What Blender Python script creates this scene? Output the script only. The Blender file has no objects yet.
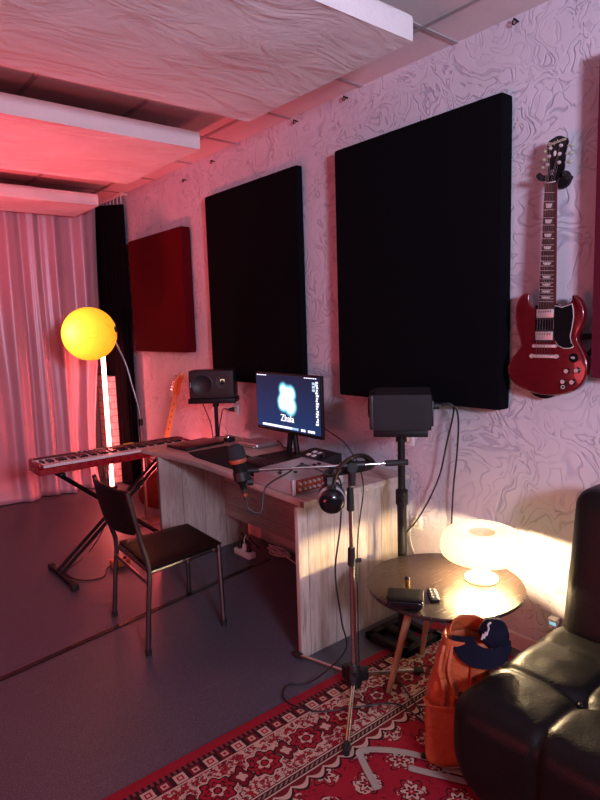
import bpy, bmesh, math, random
from mathutils import Vector, Matrix, Euler, noise
PI = math.pi
random.seed(7)
SC = bpy.context.scene
COL = SC.collection

# ------------------------------------------------------------------ camera
CAMZ = 1.6
YAW, PITCH, ROLL, FPX = 0.68722097, 0.12463543, -0.03146002, 600.0
cam = bpy.data.cameras.new('camera'); camo = bpy.data.objects.new('camera', cam); COL.objects.link(camo)
cam.sensor_fit = 'VERTICAL'; cam.sensor_height = 36.0; cam.lens = FPX / 800.0 * 36.0
cam.clip_start = 0.05
cy, sy, cp, sp = math.cos(YAW), math.sin(YAW), math.cos(PITCH), math.sin(PITCH)
Fv = Vector((sy * cp, cy * cp, -sp)); Rv = Vector((cy, -sy, 0)); Uv = Rv.cross(Fv)
cr, sr = math.cos(ROLL), math.sin(ROLL)
R2 = Rv * cr + Uv * sr; U2 = Uv * cr - Rv * sr
camo.matrix_world = Matrix(((R2.x, U2.x, -Fv.x, 0), (R2.y, U2.y, -Fv.y, 0), (R2.z, U2.z, -Fv.z, CAMZ), (0, 0, 0, 1)))
SC.camera = camo

# ------------------------------------------------------------------ world, lights, exposure
w = bpy.data.worlds.new('world'); SC.world = w; w.use_nodes = True
w.node_tree.nodes['Background'].inputs[0].default_value = (0.5, 0.45, 0.6, 1)
w.node_tree.nodes['Background'].inputs[1].default_value = 0.02
SC.view_settings.view_transform = 'Standard'; SC.view_settings.look = 'None'
SC.view_settings.exposure = 0.0; SC.view_settings.gamma = 1.0; SC.view_settings.use_curve_mapping = False

def light(name, kind, loc, energy, color, size=0.1, aim=None, size_y=None, spread=None):
    l = bpy.data.lights.new(name, kind); l.energy = energy; l.color = color
    if kind == 'AREA':
        l.size = size
        if size_y: l.shape = 'RECTANGLE'; l.size_y = size_y
        if spread: l.spread = spread
    else:
        l.shadow_soft_size = size
    o = bpy.data.objects.new(name, l); COL.objects.link(o); o.location = loc
    if aim is not None:
        o.rotation_euler = (Vector(aim) - Vector(loc)).to_track_quat('-Z', 'Y').to_euler()
    return o
# cool daylight added behind the photographer; its real source is unseen
light('cool_fill_light', 'AREA', (0.1, -2.45, 1.75), 16, (0.80, 0.74, 1.0), 1.9, aim=(1.2, 3.0, 1.75), size_y=1.3)
# cool light estimated high behind the photographer; lamp unseen, no body built
light('cool_high_light', 'AREA', (0.25, -1.6, 2.05), 66, (0.80, 0.74, 1.0), 0.5, aim=(1.7, 2.4, 2.45), size_y=0.4, spread=2.2)
# unseen red source assumed at far left, aimed to redden the ceiling panels
light('red_flood_light', 'AREA', (0.25, 4.35, 0.3), 42, (1.0, 0.08, 0.11), 0.4, aim=(0.75, 4.55, 2.7), size_y=0.3, spread=1.7)
# broad red fill added low on the left, with no known lamp behind it
light('red_side_fill', 'AREA', (-1.6, 1.6, 0.7), 23, (1.0, 0.11, 0.13), 1.3, aim=(2.2, 2.0, 2.0), size_y=0.9, spread=2.6)
# red point light added behind the desk to boost the tube's glow
light('red_corner_fill', 'POINT', (2.12, 4.30, 0.42), 16, (1.0, 0.10, 0.10), 0.05)

# ------------------------------------------------------------------ node maths
class V:
    def __init__(s, nt, sock): s.nt, s.s = nt, sock
    def _op(s, op, *a, clamp=False):
        n = s.nt.nodes.new('ShaderNodeMath'); n.operation = op; n.use_clamp = clamp
        for i, x in enumerate((s,) + a):
            if isinstance(x, V): s.nt.links.new(x.s, n.inputs[i])
            else: n.inputs[i].default_value = float(x)
        return V(s.nt, n.outputs[0])
    def __add__(s, o): return s._op('ADD', o)
    __radd__ = __add__
    def __sub__(s, o): return s._op('SUBTRACT', o)
    def __rsub__(s, o): return (s * -1.0) + o
    def __mul__(s, o): return s._op('MULTIPLY', o)
    __rmul__ = __mul__
    def __truediv__(s, o): return s._op('DIVIDE', o)
    def lt(s, o): return s._op('LESS_THAN', o)
    def gt(s, o): return s._op('GREATER_THAN', o)
    def abs(s): return s._op('ABSOLUTE')
    def min(s, o): return s._op('MINIMUM', o)
    def max(s, o): return s._op('MAXIMUM', o)
    def fract(s): return s._op('FRACT')
    def floor(s): return s._op('FLOOR')
    def sin(s): return s._op('SINE')
    def sqrt(s): return s._op('SQRT')
    def pow(s, o): return s._op('POWER', o)
    def atan2(s, o): return s._op('ARCTAN2', o)
    def exp(s): return s._op('EXPONENT')
    def smooth(s, a, b):
        n = s.nt.nodes.new('ShaderNodeMapRange'); n.interpolation_type = 'SMOOTHSTEP'
        s.nt.links.new(s.s, n.inputs[0]); n.inputs[1].default_value = a; n.inputs[2].default_value = b
        return V(s.nt, n.outputs[0])

class M:
    """node material builder"""
    def __init__(s, name):
        s.m = bpy.data.materials.new(name); s.m.use_nodes = True; s.nt = s.m.node_tree
        s.b = s.nt.nodes['Principled BSDF']; s.out = s.nt.nodes['Material Output']
    def coord(s, scale=(1, 1, 1), kind='Object', rot=(0, 0, 0)):
        t = s.nt.nodes.new('ShaderNodeTexCoord'); mp = s.nt.nodes.new('ShaderNodeMapping')
        mp.inputs['Scale'].default_value = scale; mp.inputs['Rotation'].default_value = rot
        s.nt.links.new(t.outputs[kind], mp.inputs[0]); return mp.outputs[0]
    def xyz(s, vec):
        n = s.nt.nodes.new('ShaderNodeSeparateXYZ'); s.nt.links.new(vec, n.inputs[0])
        return [V(s.nt, n.outputs[i]) for i in range(3)]
    def comb(s, x, y, z=0.0):
        n = s.nt.nodes.new('ShaderNodeCombineXYZ')
        for i, q in enumerate((x, y, z)):
            if isinstance(q, V): s.nt.links.new(q.s, n.inputs[i])
            else: n.inputs[i].default_value = q
        return n.outputs[0]
    def noise(s, vec, scale, detail=3, rough=0.5, dist=0.0, color=False):
        n = s.nt.nodes.new('ShaderNodeTexNoise'); n.inputs['Scale'].default_value = scale
        n.inputs['Detail'].default_value = detail; n.inputs['Roughness'].default_value = rough
        n.inputs['Distortion'].default_value = dist
        s.nt.links.new(vec, n.inputs['Vector'])
        return n.outputs['Color'] if color else V(s.nt, n.outputs[0])
    def voro(s, vec, scale, feature='F1'):
        n = s.nt.nodes.new('ShaderNodeTexVoronoi'); n.feature = feature; n.inputs['Scale'].default_value = scale
        s.nt.links.new(vec, n.inputs['Vector']); return V(s.nt, n.outputs['Distance'])
    def mix(s, f, a, b):
        n = s.nt.nodes.new('ShaderNodeMix'); n.data_type = 'RGBA'
        if isinstance(f, V): s.nt.links.new(f.s, n.inputs[0])
        else: n.inputs[0].default_value = f
        for i, q in ((6, a), (7, b)):
            if isinstance(q, (tuple, list)): n.inputs[i].default_value = (*q[:3], 1)
            else: s.nt.links.new(q, n.inputs[i])
        return n.outputs[2]
    def set(s, **k):
        names = dict(color='Base Color', rough='Roughness', metal='Metallic', coat='Coat Weight', sheen='Sheen Weight',
                     ec='Emission Color', es='Emission Strength', spec='Specular IOR Level', trans='Transmission Weight', alpha='Alpha')
        for q, v in k.items():
            i = s.b.inputs[names[q]]
            if isinstance(v, V): s.nt.links.new(v.s, i)
            elif isinstance(v, (tuple, list)): i.default_value = (*v[:3], 1)
            elif isinstance(v, (int, float)): i.default_value = v
            else: s.nt.links.new(v, i)
        return s
    def bump(s, h, strength=0.3, dist=0.01):
        n = s.nt.nodes.new('ShaderNodeBump'); n.inputs['Strength'].default_value = strength; n.inputs['Distance'].default_value = dist
        s.nt.links.new(h.s, n.inputs['Height']); s.nt.links.new(n.outputs[0], s.b.inputs['Normal']); return s

def plain(name, color, rough=0.5, metal=0.0, var=0.12, scale=30.0, **k):
    """one colour with a slight procedural mottling and grain"""
    m = M(name); c = m.coord(); n = m.noise(c, scale, 3)
    d = tuple(max(0, x * (1 - var)) for x in color); u = tuple(min(1, x * (1 + var)) for x in color)
    m.set(color=m.mix(n, d, u), rough=(n * 0.16 + (rough - 0.08)), metal=metal, **k)
    return m.m

MAT = {}
# ------------------------------------------------------------------ materials
def make_materials():
    # swirled plaster wallpaper
    m = M('swirled plaster wallpaper'); c = m.coord()
    wv = m.noise(c, 1.6, 3, 0.55, 0.4, color=True)
    add = m.nt.nodes.new('ShaderNodeVectorMath'); add.operation = 'MULTIPLY_ADD'
    m.nt.links.new(wv, add.inputs[0]); add.inputs[1].default_value = (1.1, 1.1, 1.1); m.nt.links.new(c, add.inputs[2])
    n1 = m.noise(add.outputs[0], 2.2, 3, 0.5, 1.5)
    vein = ((n1 * 11.0).fract() - 0.5).abs()
    n2 = m.noise(add.outputs[0], 3.4, 2, 0.5, 1.0)
    gate = n2.smooth(0.42, 0.58)
    line = (1.0 - vein.smooth(0.0, 0.22)) * (0.35 + gate * 0.65)
    fine = m.noise(c, 60, 3)
    base = m.mix(m.noise(c, 3, 3), (0.50, 0.48, 0.54), (0.66, 0.64, 0.71))
    m.set(color=m.mix(line * 0.54, base, (0.28, 0.27, 0.38)), rough=0.62)
    m.bump(n1 * 0.4 + fine * 0.12 - line * 0.5, 0.5, 0.012)
    MAT['wall'] = m.m
    # lino floor
    m = M('speckled lino'); c = m.coord()
    sp_ = m.noise(c, 220, 2); big = m.noise(c, 2.2, 4)
    base = m.mix(big, (0.040, 0.042, 0.056), (0.066, 0.068, 0.090))
    base = m.mix(sp_.smooth(0.56, 0.66) * 0.55, base, (0.24, 0.25, 0.30))
    base = m.mix(m.noise(c, 130, 2).smooth(0.60, 0.68) * 0.6, base, (0.02, 0.02, 0.03))
    scr = m.noise(m.coord((1, 9, 1)), 5, 4).smooth(0.64, 0.70) * 0.15
    m.set(color=m.mix(scr, base, (0.25, 0.25, 0.28)), rough=big * 0.2 + 0.34); m.bump(sp_, 0.08, 0.002)
    MAT['floor'] = m.m
    # ceiling tile
    m = M('ceiling tile'); c = m.coord(); n = m.noise(c, 90, 3)
    m.set(color=m.mix(n, (0.60, 0.56, 0.56), (0.70, 0.66, 0.66)), rough=0.9); m.bump(n, 0.2, 0.003)
    MAT['ceiling'] = m.m
    MAT['tbar'] = plain('grey ceiling rail', (0.34, 0.32, 0.32), 0.5)
    MAT['plain_wall'] = plain('painted plaster', (0.07, 0.055, 0.065), 0.9, scale=4)
    MAT['skirting'] = plain('pale skirting', (0.62, 0.56, 0.56), 0.5)
    # white brick
    m = M('white brick'); c = m.coord(); x, y, z = m.xyz(c)
    row = (z * 14.0); fr = row.fract(); mortar = fr.lt(0.12).max(((x + y) * 6.0 + row.floor() * 0.5).fract().lt(0.06))
    m.set(color=m.mix(mortar, (0.55, 0.5, 0.5), (0.22, 0.2, 0.2)), rough=0.8); m.bump(1.0 - mortar, 0.6, 0.01)
    MAT['brick'] = m.m
    # crushed white velvet of the ceiling clouds
    m = M('wrinkled white velour'); c = m.coord()
    n = m.noise(m.coord((1, 2.2, 1)), 2.6, 5, 0.6, 1.4); f = m.noise(c, 120, 2)
    wr = ((m.noise(m.coord((1, 1.7, 1)), 1.6, 3, 0.5, 1.2) * 6).fract() - 0.5).abs().smooth(0.0, 0.16)
    m.set(color=m.mix(n, (0.56, 0.53, 0.53), (0.74, 0.71, 0.71)), rough=0.75, sheen=0.4); m.bump(n + f * 0.05 + wr * 0.03, 0.45, 0.03)
    MAT['velour'] = m.m
    # satin
    m = M('rose satin'); c = m.coord(); n = m.noise(c, 3, 4, 0.5, 0.6)
    m.set(color=m.mix(n, (0.46, 0.27, 0.33), (0.56, 0.34, 0.40)), rough=0.36, metal=0.12, sheen=0.2); m.bump(n + m.noise(c, 160, 2) * 0.04, 0.2, 0.01)
    MAT['satin'] = m.m
    def cloth(key, name, col, spec=0.15, sc=260):
        m = M(name); c = m.coord(); n = m.noise(c, sc, 2)
        m.set(color=m.mix(n, tuple(v * 0.8 for v in col), tuple(v * 1.15 for v in col)), rough=0.95, spec=spec); m.bump(n, 0.2, 0.002)
        MAT[key] = m.m
    cloth('black_cloth', 'black acoustic cloth', (0.0035, 0.0035, 0.005), 0.05)
    cloth('red_cloth', 'red acoustic cloth', (0.075, 0.002, 0.005), 0.08)
    cloth('crimson_cloth', 'crimson acoustic cloth', (0.09, 0.010, 0.022), 0.08)
    cloth('drape', 'black drape cloth', (0.004, 0.003, 0.005), 0.05)
    cloth('navy', 'navy cotton', (0.007, 0.008, 0.018), 0.1)
    cloth('mat_cloth', 'black desk mat', (0.006, 0.005, 0.006), 0.3)
    # backpack
    m = M('orange ripstop'); c = m.coord(); n = m.noise(c, 14, 4, 0.6, 0.6); g = m.noise(c, 400, 1)
    m.set(color=m.mix(n, (0.36, 0.070, 0.018), (0.50, 0.110, 0.030)), rough=0.55); m.bump(n + g * 0.06, 0.8, 0.02)
    MAT['orange'] = m.m
    m = M('grey webbing'); c = m.coord(); x, y, z = m.xyz(m.coord((1900, 1900, 1900)))
    wv = (x + y).sin() * 0.5 + 0.5
    m.set(color=m.mix(wv, (0.26, 0.25, 0.20), (0.38, 0.37, 0.30)), rough=0.8); m.bump(wv, 0.2, 0.001)
    MAT['webbing'] = m.m
    # leather
    m = M('black leather'); c = m.coord(); v = m.voro(c, 130); n = m.noise(c, 8, 4)
    m.set(color=m.mix(n, (0.004, 0.0035, 0.0035), (0.009, 0.008, 0.0075)), rough=n * 0.2 + 0.34, spec=0.19); m.bump(v * 0.4 + n * 0.8, 0.22, 0.006)
    MAT['leather'] = m.m
    m = M('dark vinyl'); c = m.coord(); n = m.noise(c, 30, 3)
    m.set(color=m.mix(n, (0.007, 0.004, 0.004), (0.012, 0.006, 0.006)), spec=0.16, rough=0.42); m.bump(m.voro(c, 200), 0.08, 0.002)
    MAT['vinyl'] = m.m
    # desk wood: washed grey planks
    def planks(key, axis_scale, plank_axis, width):
        m = M('washed grey planks ' + key); c = m.coord(); x, y, z = m.xyz(c)
        q = {'x': x, 'y': y, 'z': z}[plank_axis]
        pid = (q / width).floor(); seam = (q / width).fract().lt(0.02)
        g = m.noise(m.coord(axis_scale), 5, 6, 0.65, 0.8)
        g2 = m.noise(m.coord(tuple(v * 3 for v in axis_scale)), 14, 3, 0.6)
        kn = m.noise(m.coord(tuple(math.sqrt(v) for v in axis_scale)), 5, 2, 0.5, 0.4).smooth(0.64, 0.74)
        col = m.mix(g.smooth(0.3, 0.7), (0.34, 0.29, 0.25), (0.56, 0.49, 0.43))
        col = m.mix(g2.smooth(0.55, 0.8) * 0.35, col, (0.16, 0.14, 0.125))
        col = m.mix(kn * 0.5, col, (0.14, 0.115, 0.10))
        col = m.mix((pid * 7.31).sin().abs() * 0.25, col, (0.28, 0.25, 0.23))
        col = m.mix(seam * 0.8, col, (0.07, 0.06, 0.055))
        m.set(color=col, rough=0.5); m.bump(g * 0.4 - seam, 0.2, 0.003)
        MAT[key] = m.m
    planks('wood_side', (9, 9, 0.9), 'x', 0.17)
    planks('wood_top', (9, 0.9, 9), 'x', 0.19)
    planks('wood_back', (9, 0.9, 9), 'z', 0.16)
    m = M('oiled wooden leg'); c = m.coord((18, 18, 1.4)); g = m.noise(c, 4, 4)
    m.set(color=m.mix(g, (0.24, 0.13, 0.065), (0.42, 0.25, 0.13)), rough=0.45); MAT['leg_wood'] = m.m
    m = M('dark lacquered tabletop'); c = m.coord(); n = m.noise(c, 6, 4); s_ = m.noise(m.coord((1, 12, 1)), 12, 3).smooth(0.62, 0.7)
    m.set(color=m.mix(n, (0.020, 0.013, 0.010), (0.034, 0.023, 0.017)), rough=s_ * 0.15 + n * 0.1 + 0.2, spec=0.6); MAT['tabletop'] = m.m
    # metals, plastics
    MAT['chrome'] = plain('chrome', (0.62, 0.60, 0.58), 0.18, 1.0)
    MAT['chair_chrome'] = plain('worn chrome tube', (0.13, 0.12, 0.12), 0.42, 1.0)
    MAT['nickel'] = plain('nickel', (0.70, 0.67, 0.66), 0.42, 0.6)
    MAT['silver'] = plain('brushed aluminium', (0.60, 0.60, 0.62), 0.32, 0.9)
    MAT['steel_pink'] = plain('satin steel', (0.20, 0.18, 0.18), 0.38, 0.9)
    MAT['black'] = plain('black plastic', (0.005, 0.005, 0.006), 0.5)
    MAT['black_gloss'] = plain('glossy black', (0.006, 0.006, 0.007), 0.15)
    MAT['black_metal'] = plain('black powder coat', (0.004, 0.004, 0.005), 0.5, spec=0.25)
    MAT['rubber'] = plain('black rubber', (0.008, 0.008, 0.008), 0.7)
    MAT['charcoal'] = plain('charcoal cabinet vinyl', (0.014, 0.014, 0.017), 0.7, spec=0.25)
    MAT['cone'] = plain('speaker cone', (0.014, 0.014, 0.016), 0.5)
    MAT['cable'] = plain('black cable', (0.010, 0.009, 0.010), 0.5)
    MAT['white_plastic'] = plain('white plastic', (0.70, 0.68, 0.66), 0.4)
    MAT['grey_plastic'] = plain('light grey plastic', (0.45, 0.43, 0.42), 0.45)
    MAT['ivory'] = plain('white keys', (0.72, 0.68, 0.66), 0.25)
    MAT['piano_red'] = plain('red piano case', (0.26, 0.006, 0.012), 0.28)
    MAT['yellow'] = plain('yellow sticker', (0.85, 0.45, 0.02), 0.5)
    MAT['mixer_red'] = plain('red faceplate', (0.22, 0.018, 0.014), 0.45)
    MAT['mixer_top'] = plain('mixer metal', (0.42, 0.40, 0.40), 0.42, 0.2)
    MAT['orange_ring'] = plain('orange ring', (0.30, 0.05, 0.02), 0.5)
    MAT['pedal'] = plain('metal pedal case with painted light', (0.55, 0.22, 0.06), 0.4, 0.3)  # orange cast of the light put into the metal's own colour
    MAT['gold'] = plain('gold metal', (0.85, 0.58, 0.22), 0.25, 1.0)
    MAT['pearl'] = plain('pearl inlay', (0.62, 0.60, 0.58), 0.3)
    MAT['tuner'] = plain('green pearl button', (0.36, 0.42, 0.30), 0.35)
    MAT['cream_text'] = plain('cream lettering', (0.55, 0.47, 0.36), 0.5)
    MAT['grey_text'] = plain('grey lettering', (0.30, 0.30, 0.32), 0.5)
    MAT['fretboard'] = plain('rosewood', (0.026, 0.014, 0.012), 0.5)
    MAT['maple'] = plain('orange maple', (0.62, 0.26, 0.07), 0.35)
    MAT['sunburst'] = plain('dark bass body', (0.05, 0.012, 0.008), 0.25)
    m = M('cherry lacquer'); c = m.coord((4, 4, 22)); g = m.noise(c, 4, 4)
    m.set(color=m.mix(g, (0.070, 0.0025, 0.005), (0.12, 0.005, 0.009)), rough=0.24, coat=0.7); MAT['cherry'] = m.m
    # glowing things
    def emit(key, name, col, st, base=(0.8, 0.8, 0.8)):
        m = M(name); n = m.noise(m.coord(), 3, 2)
        m.set(color=base, ec=col, es=n * 0.1 * st + st * 0.95, rough=0.4); MAT[key] = m.m
    emit('tube', 'pink red neon', (1.0, 0.15, 0.13), 34.0)
    emit('led_yellow', 'yellow led', (1.0, 0.85, 0.1), 0.5)
    emit('led_red', 'red led', (1.0, 0.12, 0.03), 1.2)
    emit('icon', 'screen white', (0.85, 0.95, 1.0), 1.5)
    emit('icon_blue', 'screen cyan', (0.15, 0.65, 0.85), 0.9)
    # lamp glass
    m = M('opal lamp shade'); n = m.noise(m.coord(), 4, 2)
    x, y, z = m.xyz(m.coord())
    m.set(color=(0.9, 0.82, 0.66), rough=0.25, ec=m.mix(n, (1.0, 0.78, 0.42), (1.0, 0.82, 0.48)), es=1.25); MAT['opal'] = m.m
    m = M('opal lamp foot'); m.set(color=m.mix(m.noise(m.coord(), 4, 2), (0.85, 0.74, 0.52), (0.9, 0.8, 0.6)), rough=0.3, ec=(1.0, 0.60, 0.18), es=0.6); MAT['opal_foot'] = m.m
    # yellow globe: translucent skin with thin scribbled lines
    m = M('yellow translucent globe'); c = m.coord(); nt = m.nt
    n1 = m.noise(c, 5.0, 2, 0.5, 0.8); ln = ((n1 * 4).fract() - 0.5).abs().lt(0.012)
    col = m.mix(ln * 0.7, (1.0, 0.56, 0.05), (0.5, 0.2, 0.01))
    tr = nt.nodes.new('ShaderNodeBsdfTranslucent'); df = nt.nodes.new('ShaderNodeBsdfDiffuse'); mx = nt.nodes.new('ShaderNodeMixShader')
    for q in (tr, df): nt.links.new(col, q.inputs[0])
    mx.inputs[0].default_value = 0.2
    nt.links.new(tr.outputs[0], mx.inputs[1]); nt.links.new(df.outputs[0], mx.inputs[2])
    nt.links.new(mx.outputs[0], m.out.inputs[0]); MAT['globe'] = m.m
    # glowing pane of the added window, a cool fill behind the photographer
    emit('fill_light', 'window pane daylight', (0.78, 0.76, 1.0), 0.6)
    # monitor picture
    m = M('monitor picture'); x, y, z = m.xyz(m.coord())      # y along the width, z up, origin at screen centre
    nz = m.noise(m.coord(), 9, 2) * 0.02
    def blob(cy_, cz_, r): 
        dy = y - cy_; dz = z - cz_
        return (dy * dy + dz * dz).sqrt() + nz - r
    d = blob(0.030, 0.080, 0.036).min(blob(-0.042, 0.056, 0.046)).min(blob(0.024, 0.005, 0.060)).min(blob(-0.036, -0.015, 0.056)).min(blob(-0.006, 0.032, 0.072))
    glow = 1.0 - d.smooth(-0.012, 0.035)
    bg = m.mix((z + 0.18) * 2.6, (0.010, 0.045, 0.17), (0.008, 0.014, 0.045))
    col = m.mix(glow.smooth(0.0, 0.55), bg, (0.16, 0.62, 0.85)); col = m.mix(glow.smooth(0.55, 1.0), col, (1.0, 1.0, 1.0))
    m.set(color=(0.01, 0.01, 0.012), rough=0.2, ec=col, es=glow * 0.8 + 0.85); MAT['screen'] = m.m
    # persian rug : object origin in the far edge, +y to the middle
    m = M('red persian rug'); c = m.coord(); x, y, z = m.xyz(c)
    HX, HY = RUG_HALF
    d = (HX - x.abs()).min(HY - y.abs())                     # distance from the rug edge
    RED, CREAM, DARK, WINE = (0.36, 0.010, 0.030), (0.64, 0.50, 0.39), (0.022, 0.006, 0.008), (0.17, 0.008, 0.018)
    wob = m.noise(c, 30, 2) - 0.5
    s = x + y                                                # runs along whichever edge; borders only show far edge
    def band(a, b): return d.gt(a) * d.lt(b)
    def polar(u, v): return (u * u + v * v).sqrt(), v.atan2(u)
    # field
    n = m.noise(c, 26, 2, 0.5, 0.3); vine = ((n * 5).fract() - 0.5).abs().lt(0.045) * m.noise(c, 7, 2).gt(0.5)
    col = m.mix(vine * 0.8, RED, DARK)
    P = 0.17
    rowi = (y / (P * 0.75)).floor(); u = ((x / P + rowi * 0.5).fract() - 0.5); v = ((y / (P * 0.75)).fract() - 0.5) * 0.75
    r, th = polar(u, v); r = r + wob * 0.10
    pet = (th * 6.0).sin() * 0.055
    col = m.mix(r.lt(pet + 0.30) * (1.0 - r.lt(pet + 0.265)), col, DARK)
    leafs = m.noise(c, 55, 1, 0.5).gt(0.56) * r.lt(0.30) * r.gt(0.20)
    col = m.mix(leafs, col, CREAM)
    col = m.mix(r.lt(pet + 0.205), col, DARK); col = m.mix(r.lt(pet + 0.175), col, CREAM)
    col = m.mix(r.lt(pet * 0.6 + 0.105), col, DARK); col = m.mix(r.lt(0.078), col, RED); col = m.mix(r.lt(0.03), col, CREAM)
    # scalloped cream edge of the field
    sc_ = ((x * (PI / 0.075)).sin().abs()) * 0.030
    scal = d.lt(sc_ + 0.405)
    col = m.mix(scal * d.gt(0.38), col, DARK); col = m.mix(d.lt(sc_ + 0.393) * d.gt(0.38), col, CREAM)
    col = m.mix(d.lt(sc_ * 0.6 + 0.385) * d.gt(0.38), col, WINE)
    # wide floral band on cream
    Q = 0.20
    u = ((x / Q).fract() - 0.5) ; v = (d - 0.232) / Q * 1.05
    fl = m.mix(0.0, CREAM, CREAM)
    nn = m.noise(c, 58, 2, 0.6, 0.6); n3 = m.noise(c, 30, 2, 0.5, 1.0)
    fl = m.mix(nn.gt(0.505), fl, DARK); fl = m.mix(nn.gt(0.54), fl, RED)
    fl = m.mix(((n3 * 4).fract() - 0.5).abs().lt(0.05), fl, DARK)
    r, th = polar(u, v); r = r + wob * 0.06; pet = (th * 8.0).sin() * 0.035
    fl = m.mix(r.lt(pet + 0.36), fl, CREAM); fl = m.mix(r.lt(pet + 0.325), fl, DARK); fl = m.mix(r.lt(pet + 0.29) * nn.gt(0.40), fl, RED)
    fl = m.mix(r.lt(pet * 1.2 + 0.20) * r.gt(pet * 1.2 + 0.165), fl, DARK)
    fl = m.mix(r.lt((th * 5.0).sin() * 0.03 + 0.13), fl, CREAM); fl = m.mix(r.lt(0.085), fl, DARK); fl = m.mix(r.lt(0.055), fl, RED)
    u2 = ((x / Q + 0.5).fract() - 0.5); v2 = (d - 0.232) / Q
    r2, th2 = polar(u2, v2 * 0.8); r2 = r2 + wob * 0.06; p2 = (th2 * 4.0).sin() * 0.04
    fl = m.mix(r2.lt(p2 + 0.19), fl, DARK); fl = m.mix(r2.lt(p2 + 0.155), fl, WINE); fl = m.mix(r2.lt(p2 * 0.5 + 0.08), fl, CREAM)
    col = m.mix(band(0.125, 0.338), col, fl)
    # inner guard: dark band with a cream diagonal cord
    dg = ((x * 42.0) + d * 60.0).fract().lt(0.5)
    gd = m.mix(dg, DARK, (0.30, 0.20, 0.16))
    col = m.mix(band(0.338, 0.38), col, DARK); col = m.mix(band(0.342, 0.348), col, CREAM); col = m.mix(band(0.353, 0.366), col, gd); col = m.mix(band(0.371, 0.377), col, CREAM)
    # outer square chain
    uu = ((x / 0.062).fract() - 0.5).abs(); vv = ((d - 0.092) / 0.062).abs(); sq = uu.max(vv)
    alt = (x / 0.062).floor() * 0.5; alt = alt.fract().gt(0.25)
    ch = m.mix(sq.lt(0.36), DARK, m.mix(alt, CREAM, WINE)); ch = m.mix(sq.lt(0.20), ch, m.mix(alt, RED, CREAM)); ch = m.mix(sq.lt(0.10), ch, m.mix(alt, CREAM, RED))
    col = m.mix(band(0.065, 0.118), col, ch); col = m.mix(band(0.118, 0.125), col, CREAM)
    dots = (x * 45.0).fract().lt(0.5)
    col = m.mix(band(0.046, 0.065), col, m.mix(dots, DARK, (0.20, 0.05, 0.05)))
    col = m.mix(d.lt(0.046), col, (0.32, 0.012, 0.03))
    pile = m.noise(c, 500, 2); fade = m.noise(c, 4, 3)
    col = m.mix(pile * 0.2, col, (0.10, 0.03, 0.03)); col = m.mix(fade * 0.1, col, (0.2, 0.1, 0.09))
    m.set(color=col, rough=0.95, spec=0.1); m.bump(pile, 0.5, 0.004); MAT['rug'] = m.m

RUG_X, RUG_Y = (-0.75, 2.45), (-0.6, 1.905)
RUG_HALF = ((RUG_X[1] - RUG_X[0]) / 2, (RUG_Y[1] - RUG_Y[0]) / 2)
make_materials()

# ------------------------------------------------------------------ shape helpers
def BM(): return bmesh.new()
def box(bm, c, s, rot=None, bev=0.0, seg=2):
    r = bmesh.ops.create_cube(bm, size=1.0); vs = r['verts']
    mt = Matrix.Translation(Vector(c)) @ (rot.to_4x4() if rot is not None else Matrix.Identity(4)) @ Matrix.Diagonal((*s, 1))
    bmesh.ops.transform(bm, matrix=mt, verts=vs)
    if bev > 0:
        es = list({e for v in vs for e in v.link_edges})
        bmesh.ops.bevel(bm, geom=es, offset=bev, segments=seg, affect='EDGES', profile=0.5)
    return bm
def cyl(bm, a, b, r0, r1=None, seg=20, bev=0.0):
    a, b = Vector(a), Vector(b); r1 = r0 if r1 is None else r1
    d = b - a; q = d.to_track_quat('Z', 'Y').to_matrix().to_4x4()
    r = bmesh.ops.create_cone(bm, cap_ends=True, segments=seg, radius1=r0, radius2=r1, depth=d.length, matrix=Matrix.Translation((a + b) / 2) @ q)
    if bev > 0:
        es = [e for e in {e for v in r['verts'] for e in v.link_edges} if any(len(f.verts) > 4 for f in e.link_faces)]
        bmesh.ops.bevel(bm, geom=es, offset=bev, segments=2, affect='EDGES')
    return bm
def sph(bm, c, r, s=(1, 1, 1), u=24, v=14, rot=None):
    mt = Matrix.Translation(Vector(c)) @ (rot.to_4x4() if rot is not None else Matrix.Identity(4)) @ Matrix.Diagonal((*s, 1))
    bmesh.ops.create_uvsphere(bm, u_segments=u, v_segments=v, radius=r, matrix=mt); return bm
def smooth_path(pts, n=8, closed=False):
    P = [Vector(p) for p in pts]; out = []; L = len(P)
    rng = range(L if closed else L - 1)
    for i in rng:
        if closed: p0, p1, p2, p3 = P[(i - 1) % L], P[i], P[(i + 1) % L], P[(i + 2) % L]
        else: p0, p1, p2, p3 = P[max(i - 1, 0)], P[i], P[i + 1], P[min(i + 2, L - 1)]
        for k in range(n):
            t = k / n
            out.append(0.5 * ((2 * p1) + (p2 - p0) * t + (2 * p0 - 5 * p1 + 4 * p2 - p3) * t * t + (3 * p1 - p0 - 3 * p2 + p3) * t ** 3))
    if not closed: out.append(P[-1])
    return out
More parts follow.
